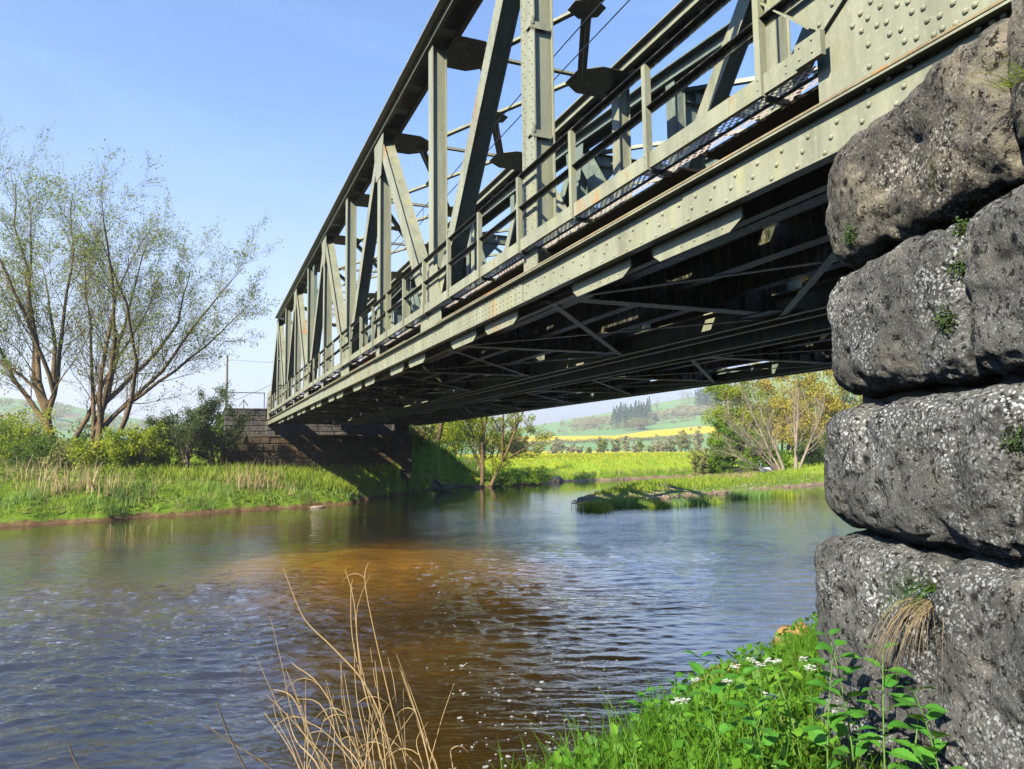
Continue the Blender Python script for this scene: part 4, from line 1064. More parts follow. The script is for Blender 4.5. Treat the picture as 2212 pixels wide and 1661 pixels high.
# --- right: bare willow, bright bush, orange trees
b = at(1690, 72, -.3); b2 = at(1712, 72, -.3)
tree('willow_tree', 'tree', 'nearly bare pale willow with many stems fanning left on the right bank', 
     [(b, D3(-.25,0,1), 8.0, .17), (b+D3(-.3,0,0), D3(-.6,0,1), 8.5, .15), (b+D3(-.4,.1,0), D3(-1.1,.1,.9), 7.8, .13), (b2, D3(.05,.1,1), 8.5, .2), (b2+D3(.2,0,0), D3(.32,0,1), 7.5, .14), (b+D3(-.6,0,.1), D3(-1.6,.1,.45), 6.4, .09), (b+D3(-.5,0,.1), D3(-.85,-.2,.9), 7.6, .1), (b2+D3(0,0,1.2), D3(.2,.3,1), 7, .1)],
     [(13,.42,.45,.6,.15),(10,.45,.5,.6,.12),(5,.5,.5,.5,.1)], 500, .12, 'willow', 'pale', 83, .15, None, (.04,.12,.1,.05), .09, asp=.4)
for i, (nm, lab, u, dep, wd, ht, n, ls, lf, bk, dz) in enumerate([
    ('bright_tree', 'rounded bright green tree left of the bare willow', 1560, 88, 6.4, 7.2, 12000, .24, 'bright', 'pale', -.3),
    ('bright_tree', 'bright green leafy bush behind the bare willow', 1640, 84, 6.5, 5.6, 8500, .24, 'bright', 'dark', -.3),
    ('bright_tree', 'green bush at the right foot of the bare willow', 1752, 78, 4.4, 4.0, 5000, .2, 'mid', 'dark', -.2),
    ('birch_tree', 'tall yellow birch rising behind the bright green tree', 1590, 104, 10.5, 14.5, 19000, .24, 'yellow', 'ivory', -.3),
    ('spring_tree', 'golden budding tree behind the bare willow', 1680, 108, 14, 15.5, 26000, .26, 'orange', 'pale', -.3),
    ('spring_tree', 'large golden tree beside the wing wall edge', 1795, 96, 15, 15.0, 30000, .26, 'orange', 'pale', -.3),
    ('spring_tree', 'orange budding tree partly hidden behind the wing wall', 1900, 104, 15, 15.0, 20000, .26, 'orange', 'pale', -.3),
    ('young_tree', 'narrow yellow-green sapling on the river bank in front of the meadow', 1508, 84, 2.7, 4.6, 3000, .17, 'olive', 'grey', -.3)]):
    shrub(nm, lab, u, dep, wd, ht, n, ls, lf, 120+i, bk, 'tree', group='trees and bushes round the bare willow', dz=dz, nst=14 if ht > 9 else 10)

# --- row of trees on the far meadow edge and others in the fields
rr = random.Random(77)
row = [(1125,5,5.5,'olive'),(1160,7,8.5,'haze'),(1192,5,6,'haze'),(1206,8.5,9.5,'haze'),(1232,6,7,'haze'),(1252,4.5,5,'haze'),(1294,8.5,9.5,'olive'),(1302,5,9,'yellow'),(1334,8,9,'olive'),(1352,6.5,10.5,'haze'),(1370,6.5,9,'haze'),(1384,4,10,'yellow'),(1402,6,5.5,'olive'),
       (1425,8,8,'haze'),(1448,6,7,'olive'),(1464,12,15,'olive'),(1482,8,11,'olive'),(1432,12,14,'haze'),(1510,12,16,'haze'),(1530,10,13,'haze'),(1078,9,9,'haze'),(1045,8,8,'olive'),(1270,4,4.5,'olive')]
looks = {'olive':'olive green','haze':'brownish budding','yellow':'yellow-green'}
for i, (u, wd, ht, lf) in enumerate(sorted(row)):
    shrub('field_tree', f'{looks[lf]} tree on the far meadow edge, number {["one","two","three","four","five","six","seven","eight","nine","ten","eleven","twelve","thirteen","fourteen","fifteen","sixteen","seventeen","eighteen","nineteen","twenty","twenty-one","twenty-two","twenty-three"][i]} from the left in the row', u, 292+rr.uniform(-10,6), wd*.8, ht*.72, 1500, .5, lf, 200+i, 'pale', 'tree', 'tree row on the far edge of the meadow', -.4, 6)
# far wood on the hill: one mass of crowns
def far_wood(name, label, items, leaf, seed, conifer=False, n=260, lsize=1.3):
    rs = np.random.RandomState(seed); C = []; mb = MB()
    for (u, dep, h, wd) in items:
        x, y = PD(u, dep); z = hz(x, y)
        if conifer:
            t = rs.rand(n)**.7; r = wd*.5*(1-t)*(.75+.25*rs.rand(n)); a = rs.rand(n)*6.28
            C.append(np.stack([x+r*np.cos(a), y+r*np.sin(a), z+h*(.12+.88*t)], 1))
        else:
            p = rs.randn(n,3); p /= np.linalg.norm(p,axis=1)[:,None]; p *= (rs.rand(n)**.4)[:,None]
            C.append(np.array([x,y,z+h*.58])+p*np.array([wd*.5, wd*.5, h*.42]))
        mb.tube([(x,y,z-1),(x,y,z+h*.6)], [.35,.15], 4)
    V, F = quads(np.concatenate(C), lsize, rs, .8)
    root = empty(name, (0,0,0), label=label, cat='wood')
    root['kind'] = 'stuff'
    mk('foliage', V, F, LEAF[leaf]).parent = root; mb.build('trunks', BARK['pale'], None).parent = root
rr = random.Random(5)
mk_ = lambda us, d0, d1, h0, h1, w0, w1, n: [(rr.uniform(*us), rr.uniform(d0,d1), rr.uniform(h0,h1), rr.uniform(w0,w1)) for _ in range(n)]
far_wood('spruce_wood', 'dark blue-green spruce clump on the hill above the yellow field', mk_((1325,1403),840,930,20,31,9,14,34), 'blue', 1, True)
far_wood('budding_wood', 'brownish budding wood along the hill left of the dark spruces', mk_((1235,1330),900,1010,9,14,10,18,34), 'haze', 2)
far_wood('broadleaf_clump', 'green broadleaf clump at the foot of the dark spruces', mk_((1352,1392),790,830,10,15,10,14,9), 'olive', 3)
far_wood('hedge_wood', 'scrubby wood along the hill right of the spruces', mk_((1403,1540),900,1000,8,13,10,18,38), 'haze', 4)
far_wood('tall_spruce_wood', 'tall spruce stand with bare trunks at the top right of the hill', mk_((1502,1600),930,1010,24,32,8,11,34), 'blue', 5, True)
far_wood('field_hedge', 'thin dark hedge running across the slope above the yellow field', [(1120+i*7.5, 640-i*1.2, rr.uniform(2.5,5), rr.uniform(5,9)) for i in range(52)], 'olive', 21, False, 70, 1.0)
far_wood('field_hedge', 'scattered hedge bushes between the green field and the hill wood', [(1150+i*14+rr.uniform(-6,6), 860+rr.uniform(-12,12), rr.uniform(3,8), rr.uniform(6,12)) for i in range(26)], 'haze', 22, False, 90, 1.2)
far_wood('left_hill_wood', 'dark wood on the ridge of the hazy left hill', mk_((-140,190),1280,1480,14,24,16,26,90), 'blue', 6, False, 150, 3)
far_wood('left_slope_wood', 'hazy bushes on the lower slope of the left hill', mk_((-100,420),700,1000,6,12,14,26,50), 'olive', 7, False, 150, 2)
far_wood('meadow_edge_wood', 'band of bushes seen through the willows on the left', mk_((-60,330),150,230,4,7,8,14,36), 'yellow', 8, False, 260, .6)
for i, (u, d, h, lab, lf) in enumerate([(1215,1050,18,'bare round tree on the hill crest, farthest left','haze'),(1246,1060,18,'bare tree on the crest right of the first one','haze'),(1278,1080,14,'small green tree on the crest above the wood','olive'),
    (1345,1100,10,'small bare tree behind the dark spruces','haze'),(1418,1080,24,'lone tall bare tree above the wood right of the spruces','haze'),(1477,1090,30,'left one of two tall bare trees on the green crest','haze'),(1492,1090,30,'right one of two tall bare trees on the green crest','haze'),(1376,800,12,'white blossoming tree in front of the dark spruces','white')]):
    shrub('hill_tree', lab, u, d, h*.62, h, 260, 1.3, lf, 300+i, 'pale', 'tree', 'single trees on the hill', -.5, 5)

# ---------------------------------------------------------------- grasses
def blades(P, h, wd, rs, lean=.35, seg=2, droop=.25):
    n = len(P); P = np.asarray(P, float); a = rs.rand(n)*6.283; dx, dy = np.cos(a), np.sin(a)
    b = rs.rand(n)*6.283; lx, ly = np.cos(b), np.sin(b); H = (h*rs.uniform(.5,1.3,n)); L = H*lean*rs.rand(n)
    rows = []
    for i in range(seg+1):
        t = i/seg; w_ = wd*(1-t)**.7*.5
        c = P+np.stack([lx*L*t*t, ly*L*t*t, H*(t-droop*t*t*rs.rand(n)*0-.12*t*t)], 1)
        o = np.stack([dx*w_, dy*w_, 0*dx], 1) if not np.isscalar(w_) or True else None
        rows += [c-o, c+o]
    V = np.stack(rows, 1).reshape(-1,3); k = 2*(seg+1); base = np.arange(n)[:,None]*k
    F = np.concatenate([base+np.array([[2*i,2*i+1,2*i+3,2*i+2]]) for i in range(seg)], 0)
    return V, F
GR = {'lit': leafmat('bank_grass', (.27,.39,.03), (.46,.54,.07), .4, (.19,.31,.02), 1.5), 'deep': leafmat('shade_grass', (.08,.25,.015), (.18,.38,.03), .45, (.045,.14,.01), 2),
      'teal': leafmat('sedge', (.17,.36,.08), (.28,.46,.12), .4), 'dry': leafmat('dry_reed', (.50,.36,.18), (.68,.52,.30), .3), 'straw': leafmat('dead_grass', (.36,.27,.15), (.50,.39,.22), .3)}
def region(n, us, vs, z, rs, zmin=.12, zmax=3, dens=None):
    P = []
    u = rs.uniform(us[0],us[1],n); v = rs.uniform(vs[0],vs[1],n)
    x = np.empty(n); y = np.empty(n)
    for i in range(n): x[i], y[i] = W(u[i], v[i], z)
    Z = height(x, y); k = (Z > zmin)&(Z < zmax)
    if dens is not None: k &= dens(x, y, rs)
    return np.stack([x[k], y[k], Z[k]-.02], 1)
rs = np.random.RandomState(3)
V, F = blades(region(42000, (-30,800), (1012,1138), .9, rs, .3), .34, .035, rs, .5)
mk('grass', V, F, GR['lit'], kind='stuff', label='sunlit bright green grass on the left river bank')
P = region(16000, (-30,780), (1075,1138), .3, rs, .10, 1.3, lambda x,y,r: vnoise(x,y,1.4,21) > .0)
V, F = blades(P, .55, .04, rs, .6); mk('sedge', V, F, GR['teal'], kind='stuff', label='blue-green sedge tufts along the left water edge')
# low leafy plants on the bank
P = region(26000, (-30,740), (1040,1135), .7, rs, .15, 2.2, lambda x,y,r: vnoise(x,y,.9,33) > .10); P[:,2] += rs.rand(len(P))*.45
V, F = quads(P, .13, rs, .8); mk('ground_cover', V, F, LEAF['mid'], kind='stuff', label='low dark green nettles on the left river bank')
P = region(14000, (-30,780), (1030,1140), .5, rs, .12, 2.2, lambda x,y,r: vnoise(x,y,1.1,44) > .08)
V, F = blades(P, .42, .035, rs, 1.0); mk('dead_grass', V, F, GR['straw'], kind='stuff', label='flattened straw-coloured grass along the left water edge')
# dry reed clumps on the left bank
for i, (u, v, n, sp, h, lab) in enumerate([(150,1085,150,3.4,1.6,'dry reed stand on the left bank below the willow'),(215,1080,70,2.6,1.2,'shorter dry reeds right of the big reed stand on the left bank'),(545,1066,170,2.2,1.6,'dense straw reed clump near the point of the left bank'),
       (395,1050,40,1.6,1.2,'thin dry stalks under the thorn tree'),(290,1100,90,2.4,1.0,'bent dead stalks at the middle of the left bank'),(470,1045,40,2.5,1.1,'sparse dry stalks before the far abutment'),(650,1065,40,2.5,.7,'few dry stalks on the grassy point'),(60,1080,90,3.0,1.3,'dry stalks at the far left of the bank')]):
    x, y = W(u, v, .8); Pp = np.stack([x+rs.randn(n)*sp*.35, y+rs.randn(n)*.5, np.zeros(n)], 1); Pp[:,2] = height(Pp[:,0], Pp[:,1])-.05
    V, F = blades(Pp, h, .034, rs, .6, 3); mk('dry_reeds', V, F, GR['dry'], label=lab, cat='reeds', group='dry reed clumps on the left bank')
# far shore, shaded bank under the bridge, meadow edge
V, F = blades(region(14000, (790,1240), (985,1072), .9, rs, .3), .34, .05, rs, .5); mk('grass', V, F, GR['lit'], kind='stuff', label='grass on the shore beyond the bridge shade')
V, F = blades(region(16000, (1200,1800), (990,1040), 1.2, rs, .35), .38, .07, rs, .5); mk('grass', V, F, GR['lit'], kind='stuff', label='grass on the far meadow bank')
V, F = blades(region(5000, (1180,1640), (1020,1042), .3, rs, .10, .9), .40, .06, rs, .8); mk('dead_grass', V, F, GR['straw'], kind='stuff', label='straw-coloured edge of the far meadow bank')
V, F = blades(region(17000, (1250,1800), (1030,1092), .4, rs, .34, 1.6, lambda x,y,r: vnoise(x,y,.7,51) > -.15), .28, .05, rs, .5); mk('grass', V, F, GR['lit'], kind='stuff', label='short grass on the gravel spit')
for i, (u, v, n, sp, h, lab) in enumerate([(1283,1082,700,1.0,.55,'big dark sedge tuft at the left tip of the spit'),(1325,1075,700,1.1,.6,'second tall sedge tuft from the tip of the spit'),(1362,1072,600,1.1,.62,'third sedge tuft on the spit, tallest one'),(1385,1075,700,1.1,.5,'fourth sedge tuft on the spit'),(1420,1076,600,1.2,.45,'fifth sedge tuft on the spit above the gravel'),
       (1498,1071,520,1.6,.55,'sedge tuft at the middle of the spit water edge'),(1535,1069,300,.9,.5,'small sedge tuft right of the middle one'),(1605,1060,500,1.3,.7,'rounded sedge tuft below the swan'),(1680,1056,500,1.9,.55,'broad sedge tuft on the right part of the spit'),(1640,1058,250,1.1,.5,'small sedge tuft between the two right ones')]):
    x, y = W(u, v, .45); Pp = np.stack([x+rs.randn(n)*sp*.38, y+rs.randn(n)*.45, np.zeros(n)], 1); Pp[:,2] = np.maximum(height(Pp[:,0], Pp[:,1]), 0)-.03
    V, F = blades(Pp, h, .03, rs, .55); mk('sedge_tuft', V, F, GR['teal'] if i % 2 else GR['lit'], label=lab, cat='grass tuft', group='sedge tufts on the spit')
P = np.stack([rs.uniform(13.5,24,26000), rs.uniform(53,92,26000), np.zeros(26000)], 1); P[:,2] = height(P[:,0], P[:,1])-.02; P = P[P[:,2] > .3]
V, F = blades(P[::5], .75, .07, rs, 1.1); mk('dead_grass', V, F, GR['straw'], kind='stuff', label='dead stalks scattered over the embankment slope right of the far abutment')
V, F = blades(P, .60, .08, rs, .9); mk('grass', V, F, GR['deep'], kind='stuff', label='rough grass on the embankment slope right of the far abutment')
P = np.stack([rs.uniform(-6,14,9000), rs.uniform(46,54,9000), np.zeros(9000)], 1); P[:,2] = height(P[:,0], P[:,1])-.02; P = P[P[:,2] > .5]
V, F = blades(P, .6, .05, rs, .7); mk('tall_grass', V, F, GR['lit'], kind='stuff', label='taller grass and weeds in front of the far abutment')
# dandelion haze on the meadow
rs = np.random.RandomState(9)
P = region(7000, (900,1620), (985,1005), 1.9, rs, 1.2, 3.0, lambda x,y,r: np.hypot(x,y) < 230); P[:,2] += .22
V, F = quads(P, .11, rs, .9); mk('dandelions', V, F, simple('dandelion_yellow', (.75,.55,.01), .8), kind='stuff', label='yellow dandelions dotted over the far meadow')

# driftwood at the foot of the leaning tree
rr = random.Random(4); x, y = W(940,1052,.3); mb = MB(); b = Vector((x,y,.55))
for i in range(15):
    a = rr.uniform(-.4,3.6) if i % 3 else rr.uniform(2.6,3.6); L = rr.uniform(.8,2.6); d = RT*math.cos(a)*L+FW*(-.3*rr.random())+Vector((0,0,abs(math.sin(a))*L*.35-.55))
    p0 = b+RT*rr.gauss(0,.4)+Vector((0,0,rr.uniform(-.2,.4))); mid = p0+d*.5+Vector((rr.gauss(0,.15),rr.gauss(0,.15),rr.gauss(0,.2))); e = p0+d; e.z = max(e.z, -.05)
    mb.tube([p0, mid, e, e+d*.2+Vector((0,0,rr.uniform(-.1,.3)))], [.13*rr.uniform(.5,1.1),.09,.05,.02], 6)
mb.build('driftwood', M['wood'], None, True, label='tangled grey driftwood roots at the foot of the leaning tree', cat='driftwood')
mb = MB(); x, y = W(1040,1050,.15); 
for i in range(7):
    a = Vector((x,y,.2))+RT*rr.gauss(0,.8); mb.tube([a, a+RT*rr.uniform(-.9,.9)+Vector((0,0,rr.uniform(-.2,.15)))], [.06,.03], 5)
mb.build('driftwood', M['wood'], None, True, label='small grey roots at the water below the forked tree', cat='driftwood')
x, y = W(1395,1063,.5)
mb = MB(); b = Vector((x+3,y+3,.75)); mb.tube([b, b+RT*1.1+Vector((0,0,-.25)), b+RT*2+Vector((0,0,-.5))],[.03,.05,.04],5); mb.tube([b+RT*.5, b+RT*.1+Vector((0,0,.4))],[.03,.015],4)
mb.build('dead_branch', M['wood'], None, True, label='bleached dead branch lying on the spit', cat='branch')

# swan on the spit
def swan(x, y, z, s):
    root = empty('swan', (x,y,z), label='white swan sitting on the spit under the bare willow', cat='swan')
    wm_, _, _, wP = newmat('swan_white'); wP.inputs['Base Color'].default_value = (.8,.79,.76,1)
    def ell(c, r, mb, n=8, m=12):
        b0 = len(mb.v)
        for i in range(n+1):
            t = math.pi*i/n
            for j in range(m):
                p = 6.283*j/m; mb.v.append((c[0]+r[0]*math.cos(t), c[1]+r[1]*math.sin(t)*math.cos(p), c[2]+r[2]*math.sin(t)*math.sin(p)))
        for i in range(n):
            for j in range(m): mb.f.append([b0+i*m+j, b0+i*m+(j+1)%m, b0+(i+1)*m+(j+1)%m, b0+(i+1)*m+j])
    # body of revolution with a tail, neck in an S and the head, one surface
    mb = MB(); path = [(.95,0,.52,.03),(.75,0,.42,.16),(.5,0,.34,.27),(.15,0,.32,.34),(-.2,0,.34,.30),(-.42,0,.42,.17),(-.52,0,.58,.09),(-.50,0,.74,.06),(-.42,0,.90,.05),(-.40,0,1.06,.048),(-.47,0,1.17,.052),(-.58,0,1.19,.062),(-.70,0,1.14,.04)]
    mb.tube([Vector(p[:3])*s for p in path], [p[3]*s for p in path], 12, True)
    b = mb.build('body', wm_, None, True); b.parent = root
    mb = MB(); mb.tube([Vector((-.70,0,1.14))*s, Vector((-.86,0,1.08))*s], [.035*s,.012*s], 6); o = mb.build('beak', M['rock_o'], None); o.parent = root
    for sg in (-1,1):
        mb = MB(); ell((.25*s,.24*s*sg,.44*s),(.5*s,.12*s,.22*s), mb); o = mb.build('wing', wm_, None, True); o.parent = root
x, y = W(1652,1021,.6); swan(x, y, hz(x,y)-.1, 1.05)

# pole, pylon and lines
b = at(487, 68, -.3); 
pole = empty('utility_pole', b, label='wooden pole carrying two wires behind the far abutment', cat='pole')
mb = MB(); zt = ZC+(984-768)/FPX*68; mb.tube([b, Vector((b.x,b.y,zt))], [.13,.09], 8, True); o = mb.build('post', M['wood'], None); o.parent = pole; o.matrix_parent_inverse = Matrix.Translation(-b)
mb = MB()
for zz in (zt-.4, zt-4.3): mb.tube([Vector((b.x,b.y,zz)), Vector((b.x,b.y,zz))+RT*.55], [.03,.03], 5)
o = mb.build('insulator_arm', M['rock'], None); o.parent = pole; o.matrix_parent_inverse = Matrix.Translation(-b)
for q, (dz, ez, lab) in enumerate(((-.4,-.8,'upper wire from the pole to the bridge'),(-4.3,-1.1,'lower wire rising from the pole to the bridge'))):
    mb = MB(); p = Vector((b.x,b.y,zt+dz))+RT*.5; e = p+RT*7+FW*-4+Vector((0,0,ez if q == 0 else 2.2)); mb.tube([p, (p+e)/2-Vector((0,0,.1)), e], .018, 4)
    mb.build('wire', M['wire'], label=lab, cat='wire')
b = Vector((*PD(72, 620), 0)); b.z = hz(b.x, b.y)
mb = MB(); Hp = 22
for sx in (-1,1):
    for sy in (-1,1): mb.tube([b+Vector((sx*2.6,sy*2.6,0)), b+Vector((sx*.6,sy*.6,Hp*.7)), b+Vector((sx*.15,sy*.15,Hp))], [.2,.16,.1], 4)
for i in range(7):
    t0, t1 = i/7*.7, (i+1)/7*.7; w0, w1 = 2.6-2*t0/.7, 2.6-2*t1/.7
    for a, c in (((-1,-1),(1,-1)),((1,-1),(1,1)),((-1,1),(1,1)),((-1,-1),(-1,1))):
        mb.tube([b+Vector((a[0]*w0,a[1]*w0,Hp*t0)), b+Vector((c[0]*w1,c[1]*w1,Hp*t1))], .1, 3); mb.tube([b+Vector((c[0]*w0,c[1]*w0,Hp*t0)), b+Vector((a[0]*w1,a[1]*w1,Hp*t1))], .1, 3)
for z in (.72,.86): mb.tube([b+RT*-5+Vector((0,0,Hp*z)), b+RT*5+Vector((0,0,Hp*z))], .16, 4)
mb.build('power_pylon', M['steel_teal'], None, label='small lattice power pylon on the hazy left slope', cat='pylon')
# ================================================================ foreground plants
rs = np.random.RandomState(15); rr = random.Random(15)
def grd(x, y): return Vector((x, y, hz(x, y)))
# shore grass of the near bank
def nregion(n, x0, x1, y0, y1, cond, zmin=.03):
    x = rs.uniform(x0,x1,n); y = rs.uniform(y0,y1,n); Z = height(x,y); k = (Z>zmin)&(Z<2.3)&cond(x,y); return np.stack([x[k],y[k],Z[k]-.01],1)
def off_wall(x, y):
    s = (x-2.98)*(-.322)+(y-2.87)*(-.947); o = (x-2.98)*(-.947)+(y-2.87)*.322
    return ~((o < .17) & (s > -.15) & (s < 3.2)) & ~((x > 3.4)&(y < 2.6))
P = nregion(26000, -1, 8.5, 1.6, 9.2, lambda x,y: off_wall(x,y)&(vnoise(x,y,2.2,61)>-.25)&((x>.9)|(y>3.2)))
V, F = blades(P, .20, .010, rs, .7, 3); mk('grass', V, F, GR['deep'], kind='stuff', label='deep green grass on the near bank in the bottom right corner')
P = nregion(1500, .9, 2.6, 2.4, 5.6, lambda x,y: off_wall(x,y))
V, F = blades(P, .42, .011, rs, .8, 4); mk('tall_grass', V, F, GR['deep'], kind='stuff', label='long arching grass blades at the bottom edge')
# small leaved ground cover
P = nregion(15000, 1.4, 8.0, 2.3, 8.8, lambda x,y: off_wall(x,y)&(vnoise(x,y,1.5,71)>-.12)); P[:,2] += rs.rand(len(P))**1.3*.26
V, F = quads(P, .055, rs, .75); mk('ground_cover', V, F, leafmat('creeping_leaves', (.08,.25,.018), (.17,.38,.035), .4, (.05,.15,.012), 2), kind='stuff', label='dense small-leaved herbs covering the near bank slope')
# toothed leaves
def leaf_shape(L, Wd, teeth=7):
    """outline of a toothed heart-shaped leaf folded on its midrib, in local x (along), y (across), z."""
    up_, dn = [], []
    for i in range(teeth*2+1):
        t = i/(teeth*2); w_ = Wd*.5*(math.sin(math.pi*min(1,t*1.02+.02)**.62))*(1.0 if i % 2 == 0 else .84)
        if i == teeth*2: w_ = 0
        up_.append((t*L-.06*L*(1 if t<.1 else 0), w_)); dn.append((t*L-.06*L*(1 if t<.1 else 0), -w_))
    mid = [(t*L*1.0, 0) for t in [i/(teeth*2) for i in range(teeth*2+1)]]
    V = []; F = []
    n = teeth*2+1
    for (x, y) in up_: V.append((x, y, .22*abs(y)-.25*x*x/L))
    for (x, y) in mid: V.append((x, 0, -.25*x*x/L))
    for (x, y) in dn: V.append((x, y, .22*abs(y)-.25*x*x/L))
    for i in range(n-1): F.append((i, n+i, n+i+1, i+1)); F.append((n+i, 2*n+i, 2*n+i+1, n+i+1))
    return V, F
nett = leafmat('nettle_leaves', (.08,.30,.04), (.13,.38,.05), .35, (.06,.22,.03), 6, .35)
gmus = leafmat('garlic_mustard_leaves', (.15,.40,.03), (.25,.50,.05), .45, (.10,.30,.03), 8, .4)
stemm = simple('green_stem', (.14,.28,.06), .6)
petal = simple('white_petals', (.82,.84,.78), .6, .05)
def plant(kind, base, h, seed, label, leafsize, group):
    q = random.Random(seed); root = empty('nettle_plant' if kind=='n' else 'flowering_plant', base, label=label, cat='plant', group=group)
    lean = Vector((q.gauss(0,.12), q.gauss(0,.12), 0)); pts = [Vector((0,0,-.05))]
    for i in range(1,7): t = i/6; pts.append(Vector((lean.x*t*t*h*1.5, lean.y*t*t*h*1.5, h*t)))
    mb = MB(); mb.tube(pts, [.0045*(1-.6*i/6) for i in range(7)], 5); o = mb.build('stem', stemm, None, True); o.parent = root
    nodes = 7 if kind == 'n' else 6; mb = MB()
    for k in range(nodes):
        t = .22+.78*k/(nodes-1) if kind == 'n' else .10+.74*k/(nodes-1); i = min(int(t*6),5); p = pts[i].lerp(pts[i+1], t*6-i)
        az0 = (k % 2)*math.pi/2+q.uniform(-.3,.3) if kind == 'n' else k*2.4+q.random()
        for s in ((0, math.pi) if kind == 'n' else (0,)):
            L = leafsize*((1.0-.62*abs(t-.45)) if kind=='n' else (1.15-.7*t))*q.uniform(.8,1.15)
            V, F = leaf_shape(L, L*(.62 if kind=='n' else .85), 7)
            a = az0+s; pit = q.uniform(.1,.65)-(.2 if kind!='n' else 0); roll = q.gauss(0,.25)
            mat = Matrix.Rotation(a,3,'Z') @ Matrix.Rotation(-pit,3,'Y') @ Matrix.Rotation(roll,3,'X')
            stalk = L*.28; b0 = p+mat @ Vector((stalk,0,0))
            mb.add([b0+mat @ Vector(v_) for v_ in V], F); mb.tube([p, b0], .0016, 3)
    o = mb.build('leaves', nett if kind=='n' else gmus, None, False); o.parent = root
    if kind != 'n':
        mb = MB(); top = pts[-1]
        for i in range(20):
            a = q.random()*6.28; r = .026*math.sqrt(q.random()); c = top+Vector((math.cos(a)*r, math.sin(a)*r, q.uniform(-.008,.012)))
            for j in range(4):
                b_ = j*math.pi/2+a; d = Vector((math.cos(b_), math.sin(b_), .25)); e = Vector((-math.sin(b_), math.cos(b_), 0))*.0028
                mb.add([c, c+d*.005+e, c+d*.009, c+d*.005-e], [(0,1,2,3)])
        o = mb.build('flowers', petal, None); o.parent = root
        mb = MB()
        for i in range(8): a = i*.8; mb.tube([top-Vector((0,0,.025)), top+Vector((math.cos(a)*.016, math.sin(a)*.016, -.002))], .0009, 3)
        o = mb.build('flower_stalks', stemm, None); o.parent = root
    return root
# (u, v of the plant's foot, height, kind, label)
def foot(u, v):      # where the line of sight meets the near bank
    d = ray(u, v)
    for i in range(20, 1400):
        t = i*.01; x, y, z = d.x*t, d.y*t, ZC+d.z*t
        if z < hz(x, y): return Vector((x, y, z))
    return Vector((d.x*6, d.y*6, ZC+d.z*6))
NP = [(1560,1740,.60,'n','nettle at the bottom edge left of the wall'),(1660,1760,.55,'n','nettle low in front of the grey stone at the bottom edge'),(1790,1745,.62,'n','big-leaved nettle under the wall corner at the bottom edge'),
      (1850,1720,.60,'n','nettle against the lowest block, between two others'),(1915,1740,.55,'n','dark nettle in front of the vertical joint of the lowest blocks'),(1975,1730,.50,'n','nettle right of the joint of the lowest blocks'),(2040,1760,.42,'n','small nettle nearest the bottom right corner'),
      (1420,1560,.38,'n','nettle on the bank edge above the long grass'),(1380,1600,.36,'n','nettle at the water side of the bank'),(1500,1530,.32,'n','nettle in the middle of the bank slope'),(1460,1610,.34,'n','nettle left of the brown flat stone'),(1890,1640,.34,'n','feathery plant tight against the wall foot')]
FP = [(1735,1700,.50,'f','tallest flowering herb standing before the wall corner'),(1615,1730,.46,'f','white flowering herb beside the long grass at the bottom'),(1500,1720,.42,'f','white flowering herb lowest left at the bottom edge'),(1560,1640,.40,'f','white flowering herb left of the grey stone'),
      (1690,1600,.40,'f','white flowering herb left of the tallest one'),(1700,1560,.34,'f','white flowering herb behind the tallest one'),(1640,1560,.34,'f','white flowering herb near the brown stone'),(1760,1640,.45,'f','white flowering herb against the wall base'),(1450,1680,.36,'f','white flowering herb among dark herbs on the left of the bank'),(1590,1600,.42,'f','white flowering herb in the middle of the herbs'),(1655,1680,.5,'f','leafy flowering herb between the grey stone and the wall'),(1530,1590,.3,'f','small flowering herb by the brown flat stone')]
for i, (u, v, h, k, lab) in enumerate(NP+FP):
    b = foot(u, v); plant(k, b, h, 400+i, lab, .115 if k=='n' else .09, 'nettles by the wing wall' if k=='n' else 'white flowering herbs by the wing wall')
# fill of more of the same leaves, lower down
mb = MB()
for i in range(420):
    x, y = rr.uniform(1.3,3.6), rr.uniform(2.0,5.6)
    if not off_wall(np.array([x]),np.array([y]))[0]: continue
    z = hz(x,y)
    if z < .12: continue
    L = rr.uniform(.035,.085); V, F = leaf_shape(L, L*rr.uniform(.6,.85), 5); mt = Matrix.Rotation(rr.random()*6.28,3,'Z') @ Matrix.Rotation(-rr.uniform(-.2,.9),3,'Y') @ Matrix.Rotation(rr.gauss(0,.3),3,'X')
    b = Vector((x,y,z+rr.uniform(.02,.26))); mb.add([b+mt @ Vector(v_) for v_ in V], F)
mb.build('herb_leaves', gmus, None, kind='stuff', label='undergrowth of toothed herb leaves at the wall foot')

# dry reed stalks in the foreground, each with its own bend
reed_root = PD(820, 2.9); RB = Vector((reed_root[0], reed_root[1], 0)); RB.z = hz(RB.x, RB.y)
reeds = empty('dry_reeds', RB, label='clump of tall dry brown reed stalks at the bottom of the picture over the water', cat='reeds')
dry1 = leafmat('dry_stalk', (.30,.20,.09), (.50,.37,.19), .1)
